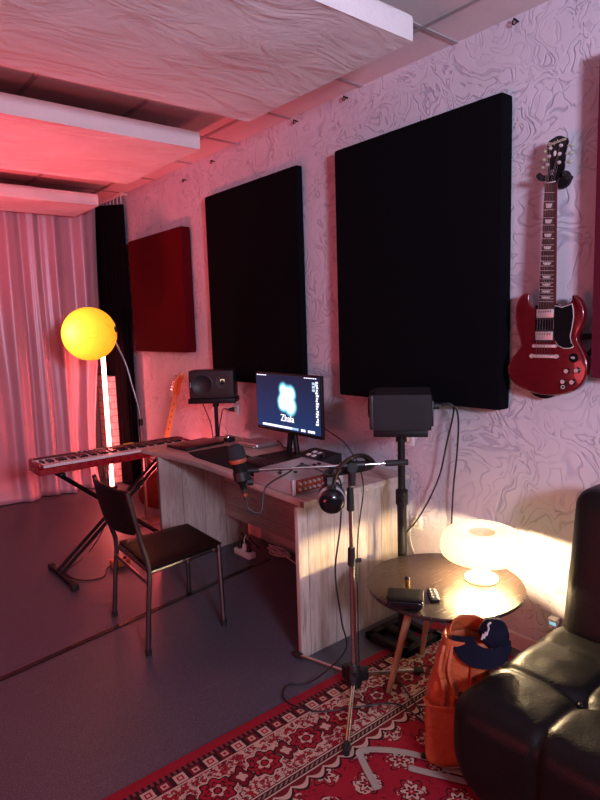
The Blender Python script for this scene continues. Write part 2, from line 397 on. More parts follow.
def tube(bm, pts, r, seg=10, n=8, closed=False, smooth=True, sx=1.0, sz=1.0):
    P = smooth_path(pts, n, closed) if smooth else [Vector(p) for p in pts]
    rings = []; up = Vector((0, 0, 1)); prev = None
    for i, p in enumerate(P):
        if closed: t = P[(i + 1) % len(P)] - P[i - 1]
        else: t = P[min(i + 1, len(P) - 1)] - P[max(i - 1, 0)]
        t.normalize()
        if prev is None:
            a = up if abs(t.z) < 0.95 else Vector((1, 0, 0)); x = t.cross(a).normalized()
        else:
            x = (prev - t * prev.dot(t)).normalized()
        y = t.cross(x); prev = x
        rad = r(i / (len(P) - 1)) if callable(r) else r
        rings.append([bm.verts.new(p + x * math.cos(2 * PI * k / seg) * rad * sx + y * math.sin(2 * PI * k / seg) * rad * sz) for k in range(seg)])
    m = len(rings)
    for i in range(m if closed else m - 1):
        A, B = rings[i], rings[(i + 1) % m]
        for k in range(seg): bm.faces.new((A[k], A[(k + 1) % seg], B[(k + 1) % seg], B[k]))
    if not closed:
        bm.faces.new(rings[0][::-1]); bm.faces.new(rings[-1])
    return bm
def lathe(bm, prof, seg=40, c=(0, 0, 0), rot=None, cap=True):
    c = Vector(c); rings = []
    for r, z in prof:
        ring = []
        for k in range(seg):
            p = Vector((r * math.cos(2 * PI * k / seg), r * math.sin(2 * PI * k / seg), z))
            if rot is not None: p = rot @ p
            ring.append(bm.verts.new(p + c))
        rings.append(ring)
    for A, B in zip(rings, rings[1:]):
        for k in range(seg): bm.faces.new((A[k], A[(k + 1) % seg], B[(k + 1) % seg], B[k]))
    if cap: bm.faces.new(rings[0][::-1]); bm.faces.new(rings[-1])
    return bm
def prism(bm, outline, h0, h1, fn, bev=0.0, seg=2):
    """outline of (a, b); fn(a, b, h) -> point"""
    A = [bm.verts.new(Vector(fn(a, b, h0))) for a, b in outline]; B = [bm.verts.new(Vector(fn(a, b, h1))) for a, b in outline]
    n = len(outline); fs = [bm.faces.new(A[::-1]), bm.faces.new(B)]
    for k in range(n): fs.append(bm.faces.new((A[k], A[(k + 1) % n], B[(k + 1) % n], B[k])))
    bmesh.ops.recalc_face_normals(bm, faces=fs)
    if bev > 0:
        es = [e for e in fs[0].edges] + [e for e in fs[1].edges]
        bmesh.ops.bevel(bm, geom=es, offset=bev, segments=seg, affect='EDGES', profile=0.5)
    return bm
def ribbon(bm, pts, width, thick=0.003, n=8, side=None, roll=0.0):
    P = smooth_path(pts, n); rings = []
    for i, p in enumerate(P):
        t = (P[min(i + 1, len(P) - 1)] - P[max(i - 1, 0)]).normalized()
        s = (Vector(side) if side is not None else t.cross(Vector((0, 0, 1)))).normalized()
        s = (s - t * s.dot(t)).normalized(); u = s.cross(t)
        if roll: s, u = s * math.cos(roll) + u * math.sin(roll), u * math.cos(roll) - s * math.sin(roll)
        rings.append([bm.verts.new(p + s * a * width / 2 + u * b * thick / 2) for a, b in ((-1, -1), (1, -1), (1, 1), (-1, 1))])
    for A, B in zip(rings, rings[1:]):
        for k in range(4): bm.faces.new((A[k], A[(k + 1) % 4], B[(k + 1) % 4], B[k]))
    bm.faces.new(rings[0][::-1]); bm.faces.new(rings[-1]); return bm
def rounded_box(bm, lo, hi, r, nx=14, ny=14, nz=8, disp=None):
    """dense rounded box; disp(point, normal) -> point"""
    lo, hi = Vector(lo), Vector(hi); c = (lo + hi) / 2; h = (hi - lo) / 2
    def axis(n, hh): 
        k = max(2, n); return [(-1 + 2 * i / k) * hh for i in range(k + 1)]
    ax = [axis(nx, h.x), axis(ny, h.y), axis(nz, h.z)]; vm = {}
    def vert(p):
        key = tuple(round(q, 5) for q in p)
        if key not in vm:
            inner = Vector([max(-h[i] + r, min(h[i] - r, p[i])) for i in range(3)]); d = Vector(p) - inner
            nrm = d.normalized() if d.length > 1e-9 else Vector((0, 0, 1))
            q = inner + nrm * r if d.length > 1e-9 else Vector(p)
            q = q + c
            if disp: q = disp(q, nrm)
            vm[key] = bm.verts.new(q)
        return vm[key]
    for i in range(3):
        a, b = [k for k in range(3) if k != i]
        for sgn in (-1, 1):
            for u in range(len(ax[a]) - 1):
                for v in range(len(ax[b]) - 1):
                    quad = []
                    for du, dv in ((0, 0), (1, 0), (1, 1), (0, 1)):
                        p = [0, 0, 0]; p[i] = sgn * h[i]; p[a] = ax[a][u + du]; p[b] = ax[b][v + dv]; quad.append(vert(p))
                    try: bm.faces.new(quad)
                    except ValueError: pass
    return bm
WM = {}
def obj(name, bm, mat, parent=None, smooth=True, world=False, label=None, angle=35):
    bmesh.ops.recalc_face_normals(bm, faces=bm.faces[:])
    if parent is not None and world:
        bmesh.ops.transform(bm, matrix=WM[parent.name].inverted(), verts=bm.verts[:])
    me = bpy.data.meshes.new(name); bm.to_mesh(me); bm.free()
    me.materials.append(MAT[mat] if isinstance(mat, str) else mat)
    if smooth:
        me.shade_smooth()
        try: me.set_sharp_from_angle(angle=math.radians(angle))
        except Exception: pass
    o = bpy.data.objects.new(name, me); COL.objects.link(o)
    if parent is not None: o.parent = parent; WM[o.name] = WM[parent.name].copy()
    else: WM[o.name] = Matrix.Identity(4)
    if label: o['label'] = label
    return o
def tag(o, label, cat, group=None, kind=None):
    o['label'] = label; o['category'] = cat
    if group: o['group'] = group
    if kind: o['kind'] = kind
    return o
def thing(name, label, cat, loc=(0, 0, 0), rz=0.0, group=None):
    o = bpy.data.objects.new(name, None); COL.objects.link(o); o.empty_display_size = 0.05
    o.location = loc; o.rotation_euler = (0, 0, rz)
    WM[o.name] = Matrix.Translation(Vector(loc)) @ Matrix.Rotation(rz, 4, 'Z')
    return tag(o, label, cat, group)
def struct(name, bm, mat, smooth=False):
    o = obj(name, bm, mat, None, smooth); o['kind'] = 'structure'; return o
def solo(name, bm, mat, label, cat, origin, group=None, smooth=True):
    """a thing that is one mesh, built in world coordinates and given its own origin"""
    bmesh.ops.transform(bm, matrix=Matrix.Translation(-Vector(origin)), verts=bm.verts[:])
    o = obj(name, bm, mat, None, smooth); o.location = origin; WM[o.name] = Matrix.Translation(Vector(origin))
    return tag(o, label, cat, group)
def copy_part(src, parent, loc=None):
    c = src.copy(); COL.objects.link(c); c.parent = parent
    if loc is not None: c.location = loc
    return c
def text_part(name, s, size, mat, parent, mtx, depth=0.0008, shear=0.0, align='CENTER', world=False):
    cu = bpy.data.curves.new(name, 'FONT'); cu.body = s; cu.size = size; cu.extrude = depth; cu.align_x = align; cu.align_y = 'CENTER'; cu.shear = shear
    t = bpy.data.objects.new(name + '_tmp', cu); COL.objects.link(t)
    dg = bpy.context.evaluated_depsgraph_get(); me = bpy.data.meshes.new_from_object(t.evaluated_get(dg))
    bpy.data.objects.remove(t); bpy.data.curves.remove(cu)
    if world: mtx = WM[parent.name].inverted() @ mtx
    me.transform(mtx); me.materials.clear(); me.materials.append(MAT[mat])
    o = bpy.data.objects.new(name, me); COL.objects.link(o); o.parent = parent; WM[o.name] = WM[parent.name].copy(); return o
def basis(x, y, z, loc):
    m = Matrix((Vector(x), Vector(y), Vector(z))).transposed().to_4x4(); m.translation = Vector(loc); return m

# ------------------------------------------------------------------ the room
WX, CH, X0, Y0, Y1 = 2.54, 2.905, -2.7, -2.6, 6.36
T = 0.12
struct('floor', box(BM(), ((X0 + WX) / 2, (Y0 + Y1) / 2, -0.05), (WX - X0 + 2 * T, Y1 - Y0 + 2 * T, 0.1)), 'floor')
struct('ceiling', box(BM(), ((X0 + WX) / 2, (Y0 + Y1) / 2, CH + 0.05), (WX - X0 + 2 * T, Y1 - Y0 + 2 * T, 0.1)), 'ceiling')
struct('wall_right', box(BM(), (WX + T / 2, (Y0 + Y1) / 2, CH / 2), (T, Y1 - Y0 + 2 * T, CH)), 'wall')
struct('wall_left', box(BM(), (X0 - T / 2, (Y0 + Y1) / 2, CH / 2), (T, Y1 - Y0 + 2 * T, CH)), 'plain_wall')
struct('wall_back', box(BM(), ((X0 + WX) / 2, Y1 + T / 2, CH / 2), (WX - X0, T, CH)), 'plain_wall')
b = BM()                                    # wall behind the photographer, with an opening for the added window
wx0, wx1, wz0, wz1 = -0.9, 1.1, 1.05, 2.45
box(b, ((X0 + wx0) / 2, Y0 - T / 2, CH / 2), (wx0 - X0, T, CH)); box(b, ((WX + wx1) / 2, Y0 - T / 2, CH / 2), (WX - wx1, T, CH))
box(b, ((wx0 + wx1) / 2, Y0 - T / 2, wz0 / 2), (wx1 - wx0, T, wz0)); box(b, ((wx0 + wx1) / 2, Y0 - T / 2, (CH + wz1) / 2), (wx1 - wx0, T, CH - wz1))
struct('wall_front', b, 'plain_wall')
b = BM()
for a0, a1, c0, c1 in ((wx0, wx1, wz0, wz0 + 0.06), (wx0, wx1, wz1 - 0.06, wz1), (wx0, wx0 + 0.06, wz0, wz1), (wx1 - 0.06, wx1, wz0, wz1), (0.07, 0.13, wz0, wz1)):
    box(b, ((a0 + a1) / 2, Y0 - T / 2, (c0 + c1) / 2), (a1 - a0, 0.07, c1 - c0))
wn = struct('added_window_1', b, 'white_plastic')
o = obj('pane', box(BM(), ((wx0 + wx1) / 2, Y0 - 0.09, (wz0 + wz1) / 2), (wx1 - wx0 - 0.1, 0.012, wz1 - wz0 - 0.1)), 'fill_light', wn)
b = BM(); box(b, (WX - 0.008, (Y0 + Y1) / 2, 0.04), (0.016, Y1 - Y0, 0.08), bev=0.004)
struct('baseboard_right', b, 'skirting')
b = BM()                                    # suspended ceiling rails
for k in range(-8, 2):
    x = 2.278 + 0.61 * k - 0.61
    if X0 < x < WX: box(b, (x, (Y0 + Y1) / 2, CH - 0.003), (0.024, Y1 - Y0, 0.008))
for k in range(-8, 10):
    y = 1.84 + 0.632 * k
    if Y0 < y < Y1: box(b, ((X0 + WX) / 2, y, CH - 0.0025), (WX - X0, 0.022, 0.006))
struct('trim_1', b, 'tbar')
b = BM(); box(b, (2.435, 6.17, 0.565), (0.085, 0.30, 1.13), bev=0.004)
struct('trim_2', b, 'brick')
b = BM()                                    # joint strip across the lino
d = Vector((2.107, 0.351, 0)).normalized(); n_ = Vector((-d.y, d.x, 0))
rm = Matrix((d, n_, Vector((0, 0, 1)))).transposed()
box(b, Vector((1.2, 3.05, 0.002)) - d * 0.55, (3.4, 0.034, 0.004), rm, 0.001)
struct('trim_3', b, plain('dark bronze strip', (0.035, 0.026, 0.024), 0.24, 0.8))

# ------------------------------------------------------------------ hung things
def cloud(x0, x1, y0, y1, z0, z1, label):
    t = thing('ceiling_panel', label, 'acoustic panel', ((x0 + x1) / 2, (y0 + y1) / 2, z0), 0, 'padded sound panels hung under the ceiling')
    def dsp(p, n):
        a = 0.012 * (noise.noise(Vector((p.x * 2.1, p.y * 2.1, p.z * 3))) + 0.5 * noise.noise(Vector((p.x * 6, p.y * 3, p.z * 8))))
        edge = max(abs(n.x), abs(n.y), abs(n.z))
        return p + n * (a - 0.004) * (edge > 0.9)
    obj('cushion', rounded_box(BM(), (x0, y0, z0 + 0.004), (x1, y1, z1), 0.010, 70, 40, 6, dsp), 'velour', t, world=True, angle=60)
    for y in (y0 + 0.15, y1 - 0.15):
        for x in (x1 - 0.15, x1 - 1.2, x0 + 0.2): b = BM(); cyl(b, (x, y, z1 - 0.03), (x, y, CH + 0.004), 0.003, seg=6); obj('hanger', b, 'tbar', t, world=True)
cloud(-0.3, 2.005, 1.655, 2.81, 2.70, 2.805, 'large wrinkled pale ceiling panel nearest the camera, top of the photo')
cloud(-0.3, 2.045, 3.39, 4.50, 2.70, 2.812, 'middle pale ceiling panel glowing red underneath, between the other two')
cloud(-0.3, 2.165, 5.37, 5.99, 2.70, 2.808, 'small far ceiling panel just in front of the pink curtain')

def wall_panel(y0, y1, z0, z1, mat, label, th=0.10, lean=0.0):
    t = thing('acoustic_panel', label, 'acoustic panel', (WX, (y0 + y1) / 2, z0), 0, 'cloth covered acoustic panels on the wall')
    obj('cloth_cover', rounded_box(BM(), (WX - th, y0, z0), (WX - 0.012, y1, z1), 0.008, 6, 30, 30), mat, t, world=True, angle=60)
    for q in ((y0 + 0.02, y0 + 0.05), (y1 - 0.05, y1 - 0.02)): b = BM(); box(b, (WX - 0.008, sum(q) / 2, (z0 + z1) / 2), (0.012, q[1] - q[0], z1 - z0 - 0.04)); obj('back_batten', b, 'black', t, world=True)
wall_panel(1.532, 2.600, 1.178, 2.573, 'black_cloth', 'largest black acoustic panel, between the red guitar and the monitor')
wall_panel(2.985, 4.095, 1.192, 2.588, 'black_cloth', 'black acoustic panel behind the monitor and the far speaker', 0.062)
wall_panel(4.42, 5.43, 1.40, 2.42, 'red_cloth', 'red acoustic panel beside the black drape in the far corner')
wall_panel(0.20, 1.122, 1.35, 2.60, 'crimson_cloth', 'crimson acoustic panel right of the guitar, cut by the photo edge')

# satin curtain
def curtain_sheet(x0, x1, yfun, z0, z1, nx, nz, th=0.004):
    bm = BM(); F = []; K = []
    for i in range(nx + 1):
        for j in range(nz + 1):
            u, v = i / nx, j / nz
            p = Vector((x0 + (x1 - x0) * u, 0, z0 + (z1 - z0) * v)); p.y, dx = yfun(p.x, p.z); p.x += dx
            F.append(bm.verts.new(p)); K.append(bm.verts.new(p + Vector((0, th, 0))))
    idx = lambda i, j: i * (nz + 1) + j
    for i in range(nx):
        for j in range(nz):
            q = (idx(i, j), idx(i + 1, j), idx(i + 1, j + 1), idx(i, j + 1))
            bm.faces.new([F[k] for k in q]); bm.faces.new([K[k] for k in q[::-1]])
    for j in range(nz):
        for i in (0, nx): bm.faces.new((F[idx(i, j)], F[idx(i, j + 1)], K[idx(i, j + 1)], K[idx(i, j)]))
    for i in range(nx):
        for j in (0, nz): bm.faces.new((F[idx(i, j)], F[idx(i + 1, j)], K[idx(i + 1, j)], K[idx(i, j)]))
    return bm
def satin_y(x, z):
    drop = (2.86 - z) / 2.86
    ph = x * 21 + 2.2 * math.sin(x * 3.1) + 1.1 * math.sin(x * 7.3) + 0.9 * noise.noise(Vector((x * 2, z * 0.6, 0)))
    a = 0.030 + 0.012 * noise.noise(Vector((x * 3, 4, z * 0.5)))
    y = 6.10 + a * math.sin(ph) + 0.012 * math.sin(ph * 2.3 + 1.0) * (0.6 + 0.4 * drop) - 0.05 * drop * drop
    y += 0.02 * noise.noise(Vector((x * 4, z * 1.4, 2.0))) * drop
    if z < 0.25: y -= (0.25 - z) ** 2 * 1.4 * (0.5 + 0.5 * math.sin(ph * 0.5))
    edge = max(0.0, (x - 1.9) / 0.5)
    dx = -edge * (0.16 * drop + 0.05 * math.sin(z * 2.2 + 0.4) * drop)
    return y, dx
t = thing('satin_curtain', 'long pale pink satin curtain hanging across the far wall', 'curtain', (0.6, 6.1, 0))
obj('fabric', curtain_sheet(-2.3, 2.43, satin_y, 0.008, 2.86, 460, 60), 'satin', t, world=True, angle=180)
b = BM(); box(b, (0.08, 6.11, 2.885), (4.7, 0.03, 0.034))
obj('rail', b, 'white_plastic', t, world=True)
# black drape along the right wall in the corner
t = thing('black_drape', 'black drape hanging in the far corner beside the pink curtain', 'curtain', (2.5, 5.92, 0))
b = BM(); N = 90; ring = []
for side in (0, 1):
    for i in range(N + 1):
        y = 5.60 + 0.66 * i / N
        x = 2.475 + 0.014 * math.sin(i * 0.55) + 0.006 * math.sin(i * 1.3) + side * 0.012
        ring.append((b.verts.new((x, y, 0.01)), b.verts.new((x, y, 2.79 + 0.09 * i / N))))
for side in (0, 1):
    for i in range(N):
        k = side * (N + 1) + i; A, B2 = ring[k], ring[k + 1]; b.faces.new((A[0], B2[0], B2[1], A[1]))
for i in (0, N):
    A, B2 = ring[i], ring[N + 1 + i]; b.faces.new((A[0], B2[0], B2[1], A[1]))
obj('fabric', b, 'drape', t, world=True, angle=180)
b = BM(); box(b, (2.485, 5.93, 2.889), (0.03, 0.72, 0.03), bev=0.004)
for k in range(8): box(b, (2.485, 5.63 + 0.085 * k, 2.86 - 0.002 * (7 - k)), (0.006, 0.008, 0.09 - 0.008 * k))
for k in (5.62, 6.24): box(b, (2.515, k, 2.889), (0.05, 0.02, 0.02))
obj('rail', b, 'white_plastic', t, world=True)

# small hooks under the ceiling line
for i, (y, z, lab) in enumerate(((1.52, 2.875, 'small dark wall hook above the guitar near the ceiling'), (2.58, 2.872, 'small dark wall hook above the largest black panel'),
        (3.03, 2.865, 'small dark wall hook above the gap between the two black panels'), (4.02, 2.842, 'small dark wall hook above the far edge of the second black panel'),
        (4.46, 2.793, 'small dark wall hook above the red panel'))):
    t = thing('wall_hook', lab, 'hook', (WX, y, z), 0, 'small hooks under the ceiling')
    b = BM(); cyl(b, (WX + 0.002, y, z), (WX - 0.035, y, z + 0.004), 0.004, seg=8); obj('pin', b, 'black_metal', t, world=True)
    b = BM(); tube(b, [(WX - 0.03, y + 0.010 * math.cos(a), z - 0.008 + 0.010 * math.sin(a)) for a in [k * PI / 5 for k in range(10)]], 0.003, 6, 3, True)
    obj('ring', b, 'black_metal', t, world=True)

# ------------------------------------------------------------------ rug
b = BM(); box(b, (0, 0, 0.004), (RUG_HALF[0] * 2, RUG_HALF[1] * 2, 0.008), bev=0.002)
o = obj('persian_rug', b, 'rug'); o.location = (sum(RUG_X) / 2, sum(RUG_Y) / 2, 0.0); WM[o.name] = Matrix.Translation(o.location)
tag(o, 'red patterned persian rug with cream floral border on the grey floor', 'rug')
RZ = 0.009

# ------------------------------------------------------------------ desk
DZ = 0.78
t = thing('desk', 'washed grey wooden desk with curved front edge along the wall', 'desk', (2.1, 2.95, 0))
front = [(1.722, 2.095)] + [(p.x, p.y) for p in smooth_path([(1.722, 2.10, 0), (1.750, 2.485, 0), (1.780, 2.817, 0), (1.797, 3.178, 0), (1.776, 3.55, 0), (1.735, 3.862, 0)], 8)]
b = BM(); prism(b, front + [(2.47, 3.862), (2.47, 2.095)], DZ - 0.032, DZ, lambda a, c, h: (a, c, h), 0.004)
obj('tabletop', b, 'wood_top', t, world=True)
b = BM(); box(b, (2.055, 2.132, (DZ - 0.032) / 2), (0.705, 0.026, DZ - 0.032), bev=0.002); obj('side_panel', b, 'wood_side', t, world=True)
b = BM(); box(b, (2.113, 3.682, (DZ - 0.032) / 2), (0.706, 0.026, DZ - 0.032), bev=0.002); obj('side_panel', b, 'wood_side', t, world=True)
b = BM(); box(b, (2.28, 2.907, 0.49), (0.022, 1.524, 0.514), bev=0.002); obj('modesty_panel', b, 'wood_back', t, world=True)

# things on the desk
t = thing('desk_mat', 'large black desk mat in the middle of the wooden desk', 'desk mat', (2.0, 3.05, DZ))
b = BM(); prism(b, [(1.835, 2.62), (1.86, 3.35), (1.90, 3.50), (2.20, 3.50), (2.115, 3.1), (2.115, 2.60)], DZ, DZ + 0.004, lambda a, c, h: (a, c, h), 0.001)
obj('sheet', b, 'mat_cloth', t, world=True)
t = thing('laptop', 'closed dark red-sheened laptop at the far end of the desk', 'laptop', (2.06, 3.68, DZ), 0.12)
b = BM(); box(b, (0, 0, 0.008), (0.33, 0.23, 0.012), bev=0.004); obj('base', b, 'black_gloss', t)
b = BM(); box(b, (0, 0, 0.018), (0.33, 0.23, 0.007), bev=0.003); obj('lid', b, plain('dark red lid', (0.045, 0.010, 0.012), 0.3), t)
for x in (-0.14, 0.14):
    for y in (-0.09, 0.09): b = BM(); cyl(b, (x, y, 0), (x, y, 0.004), 0.008, seg=10); obj('rubber_foot', b, 'rubber', t)
t = thing('computer_keyboard', 'slim black keyboard on the desk mat behind the microphone', 'keyboard', (2.04, 2.83, DZ + 0.004), PI / 2 + 0.03)
b = BM(); box(b, (0, 0, 0.007), (0.36, 0.13, 0.014), bev=0.004); obj('case', b, 'black', t)
k0 = None
for r in range(5):
    for c in range(14):
        if k0 is None:
            b = BM(); box(b, (0, 0, 0), (0.019, 0.018, 0.006), bev=0.002, seg=1); k0 = obj('key', b, 'black_gloss', t); q = k0
        else: q = copy_part(k0, t)
        q.location = (-0.163 + c * 0.025, -0.048 + r * 0.024, 0.016)
t = thing('mini_computer', 'small flat silver computer box on the desk left of the monitor', 'computer', (2.355, 3.335, DZ), 0.06)
b = BM(); lathe(b, [(0.001, 0), (0.07, 0), (0.075, 0.004)], 32); obj('foot', b, 'black', t)
b = BM(); rounded_box(b, (-0.0985, -0.0985, 0.003), (0.0985, 0.0985, 0.039), 0.017, 16, 16, 8); obj('body', b, 'silver', t)
b = BM(); cyl(b, (-0.099, -0.07, 0.012), (-0.0975, -0.07, 0.012), 0.002, seg=8); obj('power_light', b, 'icon', t)
t = thing('desk_gadget', 'tiny dark gadget with a pale tip left of the silver computer', 'gadget', (2.30, 3.62, DZ))
b = BM(); box(b, (0, 0, 0.016), (0.07, 0.05, 0.032), bev=0.006); obj('body', b, 'black', t)
b = BM(); cyl(b, (-0.01, 0, 0.031), (-0.01, 0, 0.04), 0.010, 0.008, 12); obj('knob', b, 'chrome', t)
# monitor
t = thing('computer_monitor', 'black monitor with a lit blue screen showing a glowing white logo', 'monitor', (2.30, 2.925, DZ), -0.02)
b = BM(); rounded_box(b, (-0.165, -0.13, 0), (0.07, 0.13, 0.010), 0.004, 6, 6, 2); obj('base', b, 'black_metal', t)
b = BM(); cyl(b, (0.03, 0.045, 0.008), (0.032, 0.005, 0.24), 0.017, seg=14); cyl(b, (0.03, -0.045, 0.008), (0.032, -0.005, 0.24), 0.017, seg=14); box(b, (0.024, 0, 0.25), (0.03, 0.09, 0.09), bev=0.006)
obj('neck', b, 'black_metal', t)
MW, MZ0, MZ1 = 0.335, 0.145, 0.522
b = BM(); box(b, (0.004, 0, (MZ0 + MZ1) / 2), (0.022, MW * 2, MZ1 - MZ0), bev=0.004); obj('bezel', b, 'black', t)
ms = obj('screen', box(BM(), (0, 0, 0), (0.003, MW * 2 - 0.022, MZ1 - MZ0 - 0.032)), 'screen', t); ms.location = (-0.0085, 0, (MZ0 + MZ1) / 2 + 0.006)
WM[ms.name] = WM[t.name] @ Matrix.Translation(ms.location)
SX = -0.0025
text_part('lettering', 'Zhala', 0.062, 'icon', ms, basis((0, -1, 0), (0, 0, 1), (-1, 0, 0), (SX, -0.005, -0.100)), 0.0006)
for k in range(24):
    if k in (17, 20): continue
    b = BM(); box(b, (SX, 0.255 - k * 0.0225, -0.157), (0.0012, 0.018, 0.014)); obj('dock_icon', b, 'icon_blue' if k in (14, 15, 16) else 'icon', ms, smooth=False)
for k in range(3): b = BM(); box(b, (SX, -0.270, 0.135 - k * 0.020), (0.0012, 0.024, 0.014)); obj('folder_icon', b, 'icon_blue', ms, smooth=False)
for k in range(17): b = BM(); box(b, (SX, -0.300 + 0.004 * math.sin(k * 2.1), 0.142 - k * 0.0155), (0.0012, 0.018 + 0.006 * math.sin(k * 1.7), 0.010)); obj('desktop_icon', b, 'icon', ms, smooth=False)
for k in range(6): b = BM(); box(b, (SX, -0.19 - k * 0.02, 0.165), (0.0012, 0.013, 0.005)); obj('menu_icon', b, 'icon', ms, smooth=False)
for k in range(5): b = BM(); box(b, (SX, 0.305 - k * 0.022, 0.165), (0.0012, 0.016, 0.005)); obj('menu_icon', b, 'icon', ms, smooth=False)
# audio interface
t = thing('audio_interface', 'black box with pale buttons on the desk under the monitor corner', 'audio interface', (2.30, 2.66, DZ), -0.05)
b = BM(); prism(b, [(-0.09, 0.0), (0.09, 0.0), (0.09, 0.06), (0.05, 0.062), (-0.09, 0.035)], -0.125, 0.125, lambda a, c, h: (a, h, c), 0.004); obj('case', b, 'black', t)
tilt = Matrix.Rotation(-math.atan2(0.027, 0.14), 3, 'Y')
bt = None
for k in range(4):
    if bt is None: b = BM(); box(b, (0, 0, 0), (0.026, 0.026, 0.008), tilt, 0.003); bt = obj('button', b, 'white_plastic', t); q = bt
    else: q = copy_part(bt, t)
    q.location = (-0.035 + 0.045 * (k % 2), 0.035 - 0.05 * (k // 2), 0.050 + 0.0085 * (k % 2))
b = BM(); cyl(b, (-0.02, -0.085, 0.048), (-0.024, -0.085, 0.070), 0.020, 0.018, 20); obj('knob', b, 'black_gloss', t)
# mixer at the near end
t = thing('mixing_console', 'grey mixing console with a red knobbed front at the near desk end', 'mixer', (1.905, 2.35, DZ), -0.02)
b = BM(); prism(b, [(-0.165, 0.004), (-0.165, 0.075), (0.19, 0.088), (0.19, 0.004)], -0.15, 0.19, lambda a, c, h: (a * 0.92, h, c), 0.003); obj('case', b, 'mixer_top', t)
b = BM(); box(b, (0.0, -0.152, 0.043), (0.275, 0.004, 0.066), bev=0.001); obj('faceplate', b, 'mixer_red', t)
for x in (-0.15, 0.15): b = BM(); box(b, (x, -0.151, 0.042), (0.020, 0.007, 0.076), bev=0.002); obj('end_cheek', b, 'grey_plastic', t)
kb = None
for r in range(2):
    for c in range(9):
        if kb is None: b = BM(); cyl(b, (0, 0, 0), (0, -0.014, 0), 0.0075, 0.006, 12); kb = obj('knob', b, 'grey_plastic', t); q = kb
        else: q = copy_part(kb, t)
        q.location = (-0.118 + c * 0.0295, -0.153, 0.028 + 0.030 * r)
fd = None
for c in range(9):
    if fd is None: b = BM(); box(b, (0, 0, 0), (0.014, 0.022, 0.010), bev=0.003, seg=1); fd = obj('fader', b, 'black', t); q = fd
    else: q = copy_part(fd, t)
    q.location = (-0.12 + c * 0.030, 0.0 + 0.05 * math.sin(c * 2.3), 0.085 + 0.0012 * c)
for x in (-0.13, 0.15):
    for y in (-0.12, 0.16): b = BM(); cyl(b, (x, y, 0), (x, y, 0.006), 0.010, seg=10); obj('rubber_foot', b, 'rubber', t)

# ------------------------------------------------------------------ speakers and their stands
def speaker(loc, rz, label, mat, D_=0.285, H_=0.205):
    t = thing('studio_speaker', label, 'speaker', loc, rz, 'studio speakers on stands')     # front faces -y
    W_ = 0.335
    b = BM(); rounded_box(b, (-W_ / 2, -D_ / 2 + 0.02, 0), (W_ / 2, D_ / 2, H_), 0.008, 10, 10, 8); obj('cabinet', b, mat, t, angle=50)
    b = BM(); rounded_box(b, (-W_ / 2 + 0.002, -D_ / 2, 0.002), (W_ / 2 - 0.002, -D_ / 2 + 0.026, H_ - 0.002), 0.010, 10, 4, 8); obj('baffle', b, 'black', t, angle=50)
    rx = Matrix.Rotation(PI / 2, 3, 'X')
    b = BM(); lathe(b, [(0.078, 0.0), (0.082, 0.006), (0.076, 0.009), (0.068, 0.004), (0.03, -0.016), (0.028, -0.010), (0.001, -0.003)], 36, (-0.065, -D_ / 2 - 0.001, H_ / 2), rx); w_ = obj('woofer', b, 'cone', t, angle=60)
    b = BM(); lathe(b, [(0.050, 0.0), (0.052, 0.004), (0.028, 0.0015), (0.014, 0.001), (0.010, 0.007), (0.001, 0.009)], 30, (0.085, -D_ / 2 - 0.001, H_ / 2 + 0.02), rx); obj('tweeter', b, 'cone', t, angle=60)
    b = BM(); box(b, (0.085, -D_ / 2 - 0.001, H_ / 2 + 0.028), (0.030, 0.004, 0.020)); obj('badge', b, 'led_yellow', t)
    b = BM(); box(b, (-0.152, -D_ / 2 - 0.001, H_ / 2), (0.006, 0.003, 0.04)); obj('badge', b, 'grey_text', t)
    b = BM(); box(b, (0, D_ / 2 + 0.004, H_ * 0.42), (0.2, 0.010, 0.12), bev=0.003); cyl(b, (0.05, D_ / 2 + 0.005, 0.10), (0.05, D_ / 2 + 0.035, 0.10), 0.016, seg=12)
    obj('rear_panel', b, 'black', t)
    b = BM(); cyl(b, (-0.03, D_ / 2 + 0.007, 0.085), (-0.03, D_ / 2 + 0.014, 0.085), 0.006, seg=8); obj('indicator', b, 'led_red', t)
    return t
def speaker_stand(loc, rz, ztop, label, base, plate=(0.36, 0.24), rad=0.021, base_rot=0.0, poff=(0, 0)):
    t = thing('speaker_stand', label, 'stand', loc, rz, 'black speaker stands')
    b = BM()
    bx, by = base
    for s in (-1, 1):
        box(b, (s * (bx / 2 - 0.02), 0, 0.016), (0.04, by, 0.032), bev=0.004); box(b, (0, s * (by / 2 - 0.02), 0.016), (bx, 0.04, 0.032), bev=0.004)
    box(b, (0, 0, 0.022), (0.05, by - 0.03, 0.026), bev=0.003)
    bmesh.ops.transform(b, matrix=Matrix.Rotation(base_rot, 4, 'Z'), verts=b.verts[:]); obj('base', b, 'black_metal', t)
    b = BM(); cyl(b, (0, 0, 0.03), (0, 0, 0.76), rad + 0.002, seg=22); obj('pole', b, 'black_metal', t)
    b = BM(); cyl(b, (0, 0, 0.70), (0, 0, ztop - 0.01), rad - 0.003, seg=22); obj('upper_pole', b, 'black_metal', t)
    b = BM(); cyl(b, (0, 0, 0.70), (0, 0, 0.775), rad + 0.009, seg=22, bev=0.003)
    for z in (0.715, 0.757): cyl(b, (-0.048, 0, z), (0.05, 0, z), 0.006, seg=10); cyl(b, (0.036, 0, z), (0.056, 0, z), 0.013, seg=8)
    obj('clamp', b, 'black_metal', t)
    b = BM(); box(b, (poff[0], poff[1], ztop - 0.018), (plate[0], plate[1], 0.036), bev=0.003); cyl(b, (0, 0, ztop - 0.08), (0, 0, ztop - 0.03), rad + 0.006, seg=20)
    obj('top_plate', b, 'black_metal', t)
    return t
